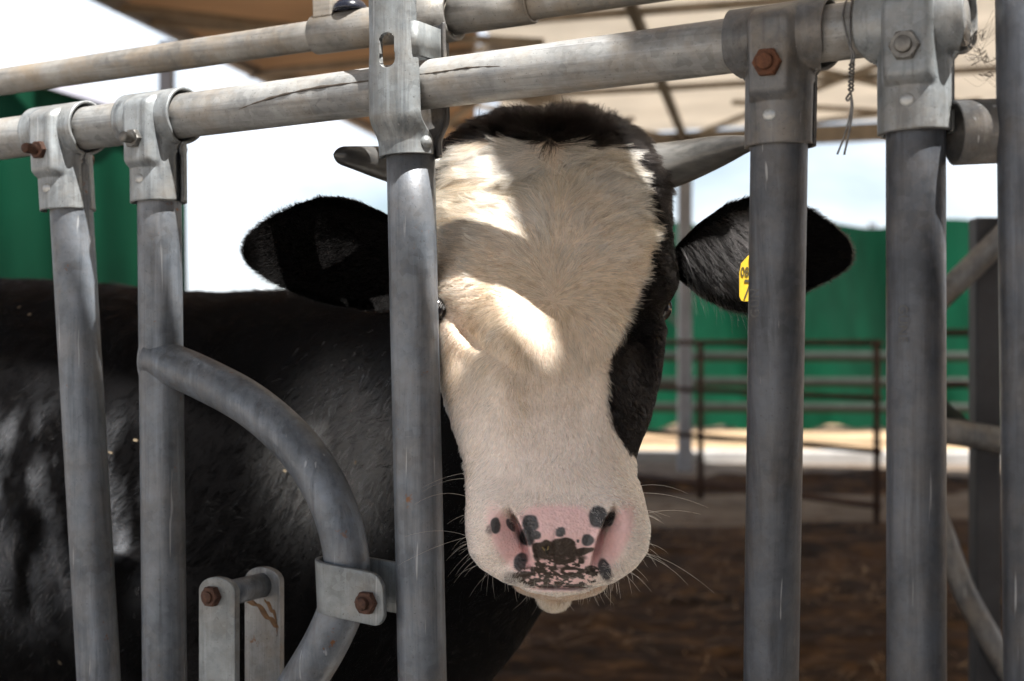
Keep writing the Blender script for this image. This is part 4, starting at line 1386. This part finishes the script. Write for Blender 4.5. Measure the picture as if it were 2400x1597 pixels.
me = bpy.data.meshes.new('trunk_raw'); bm.to_mesh(me); bm.free()
tmp = bpy.data.objects.new('trunk_raw', me); COL.objects.link(tmp)
rm = tmp.modifiers.new('rm', 'REMESH'); rm.mode = 'VOXEL'; rm.voxel_size = 0.014
smo = tmp.modifiers.new('sm', 'SMOOTH'); smo.iterations = 8; smo.factor = 0.6
dg = bpy.context.evaluated_depsgraph_get()
ev = tmp.evaluated_get(dg); mev = ev.to_mesh()
TV = np.zeros(len(mev.vertices) * 3); mev.vertices.foreach_get('co', TV); TV = TV.reshape(-1, 3)
TN = np.zeros(len(mev.vertices) * 3); mev.vertices.foreach_get('normal', TN); TN = TN.reshape(-1, 3)
TF = [list(p.vertices) for p in mev.polygons]
ev.to_mesh_clear(); bpy.data.objects.remove(tmp); bpy.data.meshes.remove(me)
bx_, by_ = proj(TV)
def painted_sheen(V):  # grey sheen on the black coat, painted as colour patches
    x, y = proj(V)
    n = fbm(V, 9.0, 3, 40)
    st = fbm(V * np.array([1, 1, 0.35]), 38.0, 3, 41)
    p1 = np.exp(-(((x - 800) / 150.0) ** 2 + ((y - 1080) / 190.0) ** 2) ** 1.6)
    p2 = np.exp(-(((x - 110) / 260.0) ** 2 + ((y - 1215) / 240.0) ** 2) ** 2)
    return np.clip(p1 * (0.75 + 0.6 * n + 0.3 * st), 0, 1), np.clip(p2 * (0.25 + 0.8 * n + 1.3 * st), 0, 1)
r1, r2 = painted_sheen(TV)
tc = np.array([0.0022, 0.002, 0.0022])[None] * np.ones((len(TV), 1)) + 0.15 * r1[:, None] + 0.12 * r2[:, None] * np.array([0.9, 0.95, 1.05])  # shoulder and flank sheen painted into the skin colour
hoof = smooth(0.09, 0.06, TV[:, 2])[:, None]
tc = tc * (1 - hoof) + np.array([0.05, 0.04, 0.03]) * hoof
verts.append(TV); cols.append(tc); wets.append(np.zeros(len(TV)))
tface = [[v + nverts for v in f] for f in TF]; nverts += len(TV)

AV = np.vstack(verts); AC = np.vstack(cols); AW = np.concatenate(wets)
AF = [f.tolist() for f in np.vstack(faces)] + tface
cow = new_mesh('cow', AV, AF, M_SKIN)
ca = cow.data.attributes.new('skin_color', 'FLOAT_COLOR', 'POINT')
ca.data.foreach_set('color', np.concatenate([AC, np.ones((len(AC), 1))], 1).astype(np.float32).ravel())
wa = cow.data.attributes.new('skin_wet', 'FLOAT', 'POINT'); wa.data.foreach_set('value', AW.astype(np.float32))
tag(cow, 'black and white horned cow with a pink spotted nose looking through the bars', 'cow')

# ------------------------------------------------------------ horns
def horn_mat():
    m, nt, b = mat_new('horn')
    at = nd(nt, 'ShaderNodeAttribute', attribute_name='horn_t')
    v = coords(nt, scale=(14, 70, 70))
    f = ramp(nt, noise(nt, v, 1.0, 5.0, 0.6), 0.35, 0.7)
    c1_ = mixrgb(nt, f, (0.065, 0.065, 0.063, 1), (0.155, 0.152, 0.145, 1))
    c2_ = mixrgb(nt, f, (0.020, 0.020, 0.021, 1), (0.060, 0.058, 0.056, 1))
    r_ = ramp(nt, at.outputs['Fac'], 0.25, 0.75)
    c = mixrgb(nt, r_, c1_, c2_)
    nt.links.new(c, b.inputs['Base Color']); b.inputs['Roughness'].default_value = 0.30
    bump(nt, b, noise(nt, v, 2.0, 4.0), 0.35, 0.0015)
    return m
M_HORN = horn_mat()
def horn(pts, rad):
    pts = catmull(pts, 50)
    r_ = np.interp(np.linspace(0, 1, 50), np.linspace(0, 1, len(rad)), rad)
    r_ = sm1(r_, 4); r_[-5:] = r_[-6] * np.array([0.93, 0.83, 0.66, 0.42, 0.08])
    V, Fc = sweep(pts, r_, 32, True)
    o = new_mesh('horn', V, Fc, M_HORN, cow)
    a = o.data.attributes.new('horn_t', 'FLOAT', 'POINT')
    a.data.foreach_set('value', np.repeat(np.linspace(0, 1, 50), 32).astype(np.float32))
    return o
horn([P(1500, 402, 1.535), P(1590, 382, 1.525), P(1680, 356, 1.50), P(1740, 340, 1.478), P(1782, 331, 1.462)], [0.0285, 0.0240, 0.0170, 0.0100, 0.0050])
horn([P(1075, 412, 1.535), P(985, 398, 1.525), P(900, 383, 1.50), P(836, 371, 1.478), P(782, 362, 1.462)], [0.029, 0.0240, 0.0178, 0.0125, 0.0080])

# ------------------------------------------------------------ eyes
M_EYE, nt_, b_ = mat_new('cow_eye')
b_.inputs['Base Color'].default_value = (0.006, 0.005, 0.006, 1); b_.inputs['Roughness'].default_value = 0.14
def eye(c, r):
    V = ellipsoid(c, r, r, r, 20, 28)
    return new_mesh('eye', V.reshape(-1, 3), grid_faces(20, 28, True), M_EYE, cow)
e1 = eye(P(1023, 724, 1.413), 0.0125)
e2 = eye(P(1541, 722, 1.447), 0.0150)

# ------------------------------------------------------------ coat
def sample_grid(V, Nn, n, weight):
    nv, nu = V.shape[:2]
    a = V[:-1]; b = V[1:]
    ar = np.linalg.norm(np.cross(np.roll(a, -1, 1) - a, b - a), axis=-1)
    w = ar * (weight[:-1] + weight[1:]) / 2
    p = (w / w.sum()).ravel()
    idx = rng.choice(len(p), n, p=p)
    j, i = idx // nu, idx % nu
    i2 = (i + 1) % nu
    s, t = rng.uniform(size=n)[:, None], rng.uniform(size=n)[:, None]
    def bl(A_):
        return (A_[j, i] * (1 - s) + A_[j, i2] * s) * (1 - t) + (A_[j + 1, i] * (1 - s) + A_[j + 1, i2] * s) * t
    return bl, s, t
def tangent(v, n):
    v = v - n * np.sum(v * n, -1, keepdims=True)
    return v / (np.linalg.norm(v, axis=-1, keepdims=True) + 1e-9)

vis = smooth(0.75, 0.25, HN[..., 1]) + 0.03
bare = np.clip(pad * 1.15, 0, 1)
muzz = smooth(1130, 1190, hy)
wgt = vis * (1 - bare) * (pad < 0.6) * (1 - 0.93 * grey * (1 - pad)) * (1 + 0.9 * muzz) * (1 - 0.2 * eyepink)
NH = 150000
bl, _, _ = sample_grid(HV, HN, NH, wgt)
rt = bl(HV); rn = bl(HN); rn /= np.linalg.norm(rn, axis=1, keepdims=True)
rx, ry = proj(rt)
rb = black_mask(rx, ry, rt, None)
rb = np.maximum(rb, bl(behind[..., None])[:, 0] * smooth(1120, 1020, ry))
isb = rng.uniform(size=NH) < rb
# flow: fans out from the whorl between the eyes
wx, wy = 1300.0, 705.0
ddx = (rx - wx); ddy = -(ry - wy)
up_ = smooth(-20, 40, ddy)
fx = ddx * (1.0 + 0.5 * up_); fz = ddy * (1 - 0.25 * up_)
hi = smooth(560, 380, ry)
fx = fx * (1 + 0.9 * hi); fz = fz * (1 - hi) + hi * (10 - 55 * smooth(430, 340, ry))
# below the eyes it lies down the nose
dn_ = smooth(720, 860, ry)
fx = fx * (1 - dn_) + dn_ * ddx * 0.55; fz = fz * (1 - dn_) + dn_ * (-220)
mzz = smooth(1090, 1180, ry)
fx = fx * (1 - mzz) + mzz * (rx - 1306) * 1.3; fz = fz * (1 - mzz) + mzz * (-110 - 0.3 * (ry - 1180))
fl = np.sqrt(fx ** 2 + fz ** 2) + 1e-6; fx /= fl; fz /= fl
tw = 0.55 * fbm(rt, 22.0, 2, 61) + 0.25 * vnoise(rt, 70.0, 62)
tuft = np.exp(-(((rx - 1262) / 75.0) ** 2 + ((ry - 385) / 70.0) ** 2))
tw = tw + 1.6 * tuft * vnoise(rt, 42.0, 63)
c_, s_ = np.cos(tw), np.sin(tw)
fx, fz = fx * c_ - fz * s_, fx * s_ + fz * c_
# poll: stands up and outward
poll = rb * smooth(345, 300, ry)
fx = fx * (1 - poll) + poll * ((rx - 1290) / 260.0); fz = fz * (1 - poll) + poll * 0.9
dv3 = np.stack([fx, 0.55 * abs(rn[:, 0]) * (1 - poll) + 0.1, fz], 1)
rd_ = tangent(dv3, rn)
top = smooth(700, 420, ry)
ln_ = 0.0070 + 0.0125 * top + 0.0035 * smooth(1000, 760, ry)
ln_ = ln_ * (1 - 0.55 * mzz)
ln_ = ln_ + 0.012 * tuft + 0.003 * poll
ln_ = np.where(isb & (ry > 480), ln_ * 0.62, ln_)
ln_ = ln_ * rng.uniform(0.65, 1.2, NH)
lift = np.full(NH, 0.11) + 0.22 * tuft + 0.15 * poll + rng.uniform(0, 0.11, NH) + 0.10 * mzz
yel = np.clip(0.45 + 1.0 * fbm(rt, 20.0, 3, 2) + 0.25 * rng.normal(size=NH), 0, 1)
cw = np.array([0.74, 0.63, 0.505]); cyl_ = np.array([0.57, 0.405, 0.25]); cmz = np.array([0.89, 0.85, 0.80])
lowr = smooth(780, 1080, ry)[:, None]
stain = np.exp(-(((rx - 1215) / 30.0) ** 2 + ((ry - 930) / 110.0) ** 2)) + 0.8 * np.exp(-(((rx - 1058) / 26.0) ** 2 + ((ry - 880) / 70.0) ** 2)) + 0.7 * np.exp(-(((rx - 1100) / 30.0) ** 2 + ((ry - 1090) / 60.0) ** 2)) + 0.5 * np.exp(-(((rx - 1500) / 30.0) ** 2 + ((ry - 1100) / 40.0) ** 2))
yw = np.clip(yel * (1 - 0.55 * lowr[:, 0]) + 0.75 * stain * (0.5 + 0.5 * yel), 0, 1)[:, None]
hc = (cw * (1 - lowr) + cmz * lowr) * (1 - yw) + cyl_ * yw
hc = hc * rng.uniform(0.66, 1.12, NH)[:, None]
brn = 0.7 * smooth(1490, 1560, rx) * smooth(560, 330, ry) + 0.5 * smooth(1075, 1040, rx) * smooth(520, 330, ry)
bk = np.array([0.006, 0.005, 0.0048]) + brn[:, None] * np.array([0.030, 0.023, 0.018])
hc = np.where(isb[:, None], bk * rng.uniform(0.6, 1.5, NH)[:, None], hc)
hrad = rng.uniform(0.00011, 0.00021, NH)
lo_ = ry > 770 + 60 * vnoise(rt, 30.0, 77)
for nm, sel, mt, nc, cl, na, cv in (('face_hair', ~isb & ~lo_, M_HAIR, 5000, 0.90, 0.28, (0.48, 1.16)), ('face_hair', ~isb & lo_, M_HAIR, 9000, 0.75, 0.35, (0.62, 1.12)), ('dark_face_hair', isb, M_HAIRB, 2500, 0.6, 0.25, (0.6, 1.3))):
    make_hair(nm, rt[sel], rd_[sel], rn[sel], ln_[sel], lift[sel], hc[sel], hrad[sel], cow, K=6, bend=0.12, noise_amp=na, noise_scale=90.0, droop=0.04, seed=5, fluff=0.05, clump=cl, nclump=nc, mat=mt, cvar=cv)

# chin and lip hair
def shell_hair(V, Nn, n, down, length, colr, name, rad=0.00011, liftv=0.5, weight=None):
    bl_, _, _ = sample_grid(V, Nn, n, np.ones(V.shape[:2]) if weight is None else weight)
    r0 = bl_(V); n0 = bl_(Nn); n0 /= np.linalg.norm(n0, axis=1, keepdims=True)
    d0 = tangent(np.tile(np.asarray(down, float), (n, 1)) + rng.normal(0, 0.2, (n, 3)), n0)
    return make_hair(name, r0, d0, n0, length * rng.uniform(0.5, 1.3, n), np.full(n, liftv), colr[None] * rng.uniform(0.75, 1.1, n)[:, None], np.full(n, rad), cow, K=5, bend=0.15, seed=9)
shell_hair(CH, CHn, 4000, (0, 0.0, -1), 0.006, np.array([0.55, 0.42, 0.29]), 'chin_hair')
shell_hair(LIP, LIPn, 6000, (0, -0.7, -1), 0.0045, np.array([0.62, 0.46, 0.32]), 'lip_hair', 0.00009)

# whiskers
wr = []; wdv = []; wl = []
def whisk(n, xr0, yr0, outx, outz, lmin, lmax):
    sel = np.nonzero((hx > xr0[0]) & (hx < xr0[1]) & (hy > yr0[0]) & (hy < yr0[1]) & (HN[..., 1] < 0.35))
    k = rng.choice(len(sel[0]), n)
    for q in k:
        j, i = sel[0][q], sel[1][q]
        wr.append(HV[j, i]); 
        wdv.append(HN[j, i] * 0.7 + np.array([outx, -0.25, outz]) + rng.normal(0, 0.16, 3)); wl.append(rng.uniform(lmin, lmax))
whisk(20, (1088, 1150), (1180, 1360), -0.9, -0.35, 0.008, 0.024)
whisk(20, (1460, 1525), (1180, 1360), 0.9, -0.35, 0.008, 0.024)
whisk(60, (1140, 1480), (1335, 1390), 0.0, -1.0, 0.006, 0.017)
whisk(5, (1088, 1120), (1090, 1300), -1.0, 0.15, 0.040, 0.066)
whisk(5, (1480, 1525), (1090, 1300), 1.0, 0.05, 0.045, 0.070)
wr = np.array(wr); wdv = np.array(wdv); wdv /= np.linalg.norm(wdv, axis=1, keepdims=True); wl = np.array(wl)
side_n = tangent(np.tile([0, 0, 1.0], (len(wr), 1)) + rng.normal(0, .3, (len(wr), 3)), wdv)
make_hair('whiskers', wr, wdv, side_n, wl, rng.normal(0, 0.15, len(wr)), np.tile([0.80, 0.70, 0.58], (len(wr), 1)) * rng.uniform(0.6, 1, len(wr))[:, None], np.full(len(wr), 0.00013), cow, K=9, bend=0.35, droop=0.35, seed=3)
# lashes over the near eye
ec = P(1042, 708, 1.408)
nl = 26
er = ec + np.stack([rng.uniform(-0.010, 0.006, nl), np.zeros(nl), rng.uniform(-0.001, 0.003, nl)], 1)
ed = np.stack([rng.uniform(-0.5, 0.2, nl), np.full(nl, -0.8), np.full(nl, -0.75)], 1); ed /= np.linalg.norm(ed, axis=1, keepdims=True)
make_hair('eyelashes', er, ed, np.tile([0, 0, 1.0], (nl, 1)), np.full(nl, 0.013), np.full(nl, 0.2), np.tile([0.6, 0.55, 0.5], (nl, 1)), np.full(nl, 0.00015), cow, K=5, bend=0.1)

# ears: outline fringe, short coat, long hairs inside
def ear_hair(EA, sgn, nh, long_n, tipgrey):
    for lay, (V, flip) in enumerate(((EA[0], 1), (EA[1], -1))):
        Nn = grid_normals(V, False)
        want = -1 if lay == 0 else 1
        if np.mean(Nn[..., 1]) * want < 0: Nn = -Nn
        nv, nu = V.shape[:2]
        wg = np.ones((nv, nu)); wg[:, :4] = 3.0; wg[:, -4:] = 3.0; wg[-8:] = 3.0
        wg[:, -1] = 0
        bl_, s, t = sample_grid(V, Nn, nh, wg)
        r0 = bl_(V); n0 = bl_(Nn); n0 /= np.linalg.norm(n0, axis=1, keepdims=True)
        x0, y0 = proj(r0)
        xm = np.abs(x0 - (935 if sgn < 0 else 1575)) / 420.0
        ymid = 590 + 0 * x0
        d0 = np.stack([sgn * np.ones(nh), np.zeros(nh), -(y0 - ymid) / 110.0 * 0.75], 1)
        d0 = tangent(d0 + rng.normal(0, 0.15, d0.shape), n0)
        tip = smooth(0.70, 0.90, xm) * tipgrey
        c0 = np.array([0.0012, 0.0011, 0.0011]) * rng.uniform(0.5, 1.6, nh)[:, None] + (tip * rng.uniform(0.0, 1.0, nh))[:, None] * np.array([0.030, 0.027, 0.026])
        make_hair('ear_hair', r0, d0, n0, 0.0062 * rng.uniform(0.6, 1.3, nh), np.full(nh, 0.35), c0, np.full(nh, 0.00016), cow, K=5, bend=0.2, noise_amp=0.3, seed=11, mat=M_HAIRB)
        if lay == 0 and long_n:
            sel = rng.integers(2, int(nv * 0.45), long_n), rng.integers(3, nu - 10, long_n)
            r0 = V[sel]; n0 = Nn[sel]
            x0, y0 = proj(r0)
            d0 = tangent(np.tile([sgn * 0.85, -0.1, -0.55], (long_n, 1)) + rng.normal(0, 0.18, (long_n, 3)), n0)
            make_hair('ear_hair', r0, d0, n0, rng.uniform(0.02, 0.045, long_n), np.full(long_n, 0.35), np.array([0.03, 0.028, 0.028]) * rng.uniform(0.5, 2.6, long_n)[:, None], np.full(long_n, 0.00017), cow, K=7, bend=0.25, droop=0.25, seed=13, mat=M_HAIRB)
ear_hair(EL, -1, 9000, 0, 0.45)
ear_hair(ER, 1, 9000, 2600, 0.4)

# body coat on the side towards the lane
tri = np.array([[f[0], f[1], f[2]] for f in TF] + [[f[0], f[2], f[3]] for f in TF if len(f) == 4])
ta, tb_, tcx = TV[tri[:, 0]], TV[tri[:, 1]], TV[tri[:, 2]]
cr = np.cross(tb_ - ta, tcx - ta); ar = np.linalg.norm(cr, axis=1)
nn = TN[tri].mean(1)
cenx, ceny = proj((ta + tb_ + tcx) / 3)
ok = (nn[:, 1] < 0.25) & (cenx > -200) & (cenx < 1500) & (ceny < 1800)
pw = ar * ok * (1 + 1.2 * (cenx < 1000)); pw /= pw.sum()
NB = 60000
ti = rng.choice(len(tri), NB, p=pw)
u1, v1 = rng.uniform(size=(2, NB)); sw = u1 + v1 > 1; u1[sw] = 1 - u1[sw]; v1[sw] = 1 - v1[sw]
r0 = ta[ti] + (tb_[ti] - ta[ti]) * u1[:, None] + (tcx[ti] - ta[ti]) * v1[:, None]
n0 = TN[tri[ti]].mean(1); n0 /= np.linalg.norm(n0, axis=1, keepdims=True)
d0 = tangent(np.tile([-0.55, 0.2, -0.75], (NB, 1)) + 0.45 * np.stack([fbm(r0, 7.0, 2, 71), fbm(r0, 7.0, 2, 72), fbm(r0, 7.0, 2, 73)], 1) + rng.normal(0, 0.12, (NB, 3)), n0)
q1, q2 = painted_sheen(r0)
sheen_hairs = rng.uniform(size=NB) < np.clip(1.1 * q1 + 0.9 * q2, 0, 0.92)  # hairs coloured pale to stand for sheen on black hair
c0 = np.where(sheen_hairs[:, None], np.array([0.70, 0.69, 0.70]) * rng.uniform(0.4, 1.1, NB)[:, None], np.array([0.003, 0.0028, 0.0028]) * rng.uniform(0.5, 1.6, NB)[:, None])
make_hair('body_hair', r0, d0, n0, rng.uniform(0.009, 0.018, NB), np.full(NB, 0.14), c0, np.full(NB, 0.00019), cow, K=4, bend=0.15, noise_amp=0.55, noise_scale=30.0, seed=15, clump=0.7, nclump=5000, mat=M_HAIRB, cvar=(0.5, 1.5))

# ================================================================== ear tag
M_TAG = plain('yellow_tag', (0.66, 0.44, 0.03), 0.4, 0.0, 0.08, 60.0, 0.0)
M_INK = plain('black_print', (0.06, 0.05, 0.02), 0.6, 0.0, 0.1, 60.0, 0.0)
et = empty('ear_tag', P(1766, 655, 1.470), 'yellow plastic ear tag numbered in black on the ear', 'ear tag')
tg = 1.470
to = [(1765, 588), (1748, 606), (1737, 618), (1733, 640), (1733, 695), (1738, 705), (1745, 707), (1800, 703), (1806, 695), (1806, 640), (1802, 620), (1785, 596), (1775, 588)]
n = len(to)
V = [P(x, y, tg) for x, y in to] + [P(x, y, tg) + np.array([0, 0.0016, 0]) for x, y in to]
Fc = [list(range(n))[::-1], list(range(n, 2 * n))] + [[i, (i + 1) % n, n + (i + 1) % n, n + i] for i in range(n)]
tagp = new_mesh('tag_plate', V, Fc, M_TAG, et, False)
def txt(body, px, py, size, ital=0.0, xs=0.62):
    cu = bpy.data.curves.new('tag_number', 'FONT'); cu.body = body; cu.size = size; cu.extrude = 0.0003; cu.shear = ital
    tmpo = bpy.data.objects.new('tag_number', cu); COL.objects.link(tmpo)
    me_ = bpy.data.meshes.new_from_object(tmpo.evaluated_get(bpy.context.evaluated_depsgraph_get()))
    bpy.data.objects.remove(tmpo)
    co = P(px, py, tg - 0.0006)
    for v in me_.vertices:
        x, y, z = v.co
        v.co = (co[0] + x * xs, co[1] - z, co[2] + y)
    me_.materials.clear(); me_.materials.append(M_INK)
    return link('tag_number', me_, tagp)
txt('080', 1736, 648, 0.0140)
txt('7', 1739, 702, 0.030, 0.15)
dome('button', P(1770, 600, tg - 0.002), np.array([0, -1.0, 0]), 0.005, 0.003, M_TAG, tagp)

# ================================================================== fly on the nose
fc = None
d2 = (hx - 1281) ** 2 + (hy - 1291) ** 2 + (HN[..., 1] > 0) * 1e9
j, i = np.unravel_index(np.argmin(d2), d2.shape)
fb = HV[j, i]; fn = HN[j, i]
M_FLY = plain('fly_body', (0.03, 0.025, 0.015), 0.4, 0.0, 0.3, 300.0, 0.0)
M_WING = plain('fly_wing', (0.20, 0.15, 0.06), 0.3, 0.0, 0.3, 300.0, 0.0)
fly = empty('fly', tuple(fb), 'small brown fly sitting on the spotted nose', 'fly')
ax = tangent(np.array([[0.15, 0, -1.0]]), fn[None])[0]; sd2 = np.cross(fn, ax)
pts = [fb + fn * 0.0016 + ax * t for t in np.linspace(-0.004, 0.004, 9)]
tube('body', pts, [0.0004, 0.0010, 0.0014, 0.0016, 0.0015, 0.0011, 0.0009, 0.0011, 0.0005], M_FLY, fly, n=10)
for s in (-1, 1):
    w = [fb + fn * 0.0030 + ax * -0.001 + sd2 * s * 0.0006, fb + fn * 0.0030 - ax * 0.0055 + sd2 * s * 0.0022, fb + fn * 0.0029 - ax * 0.0050 + sd2 * s * 0.0034, fb + fn * 0.0028 - ax * 0.0015 + sd2 * s * 0.0022]
    V = w + [q - fn * 0.0002 for q in w]
    new_mesh('wing', V, [[0, 1, 2, 3], [7, 6, 5, 4], [0, 4, 5, 1], [1, 5, 6, 2], [2, 6, 7, 3], [3, 7, 4, 0]], M_WING, fly, False)

# ================================================================== hay flecks caught in the coat
nf = 22
sel = rng.choice(len(r0), nf * 6)
fx_, fy_ = proj(r0[sel])
sel = sel[(fx_ < 1000) & (fy_ > 700)][:nf]
V = []; Fc = []
for q, i in enumerate(sel):
    c_ = r0[i] + n0[i] * 0.006
    a_ = tangent(rng.normal(0, 1, (1, 3)), n0[i][None])[0]; b2 = np.cross(n0[i], a_)
    L_ = rng.uniform(0.0015, 0.005); w_ = rng.uniform(0.0006, 0.0014)
    V += [c_ - a_ * L_ - b2 * w_, c_ + a_ * L_ - b2 * w_, c_ + a_ * L_ + b2 * w_, c_ - a_ * L_ + b2 * w_]
    V += [v + n0[i] * 0.0008 for v in V[-4:]]
    o_ = q * 8
    Fc += [[o_, o_ + 1, o_ + 2, o_ + 3], [o_ + 7, o_ + 6, o_ + 5, o_ + 4], [o_, o_ + 4, o_ + 5, o_ + 1], [o_ + 1, o_ + 5, o_ + 6, o_ + 2], [o_ + 2, o_ + 6, o_ + 7, o_ + 3], [o_ + 3, o_ + 7, o_ + 4, o_]]
tag(new_mesh('hay_flecks', V, Fc, plain('pale_hay', (0.22, 0.17, 0.11), 0.8, 0.0, 0.4, 200.0, 0.0), None, False), 'pale hay flecks caught in the black coat', 'hay', kind='stuff')
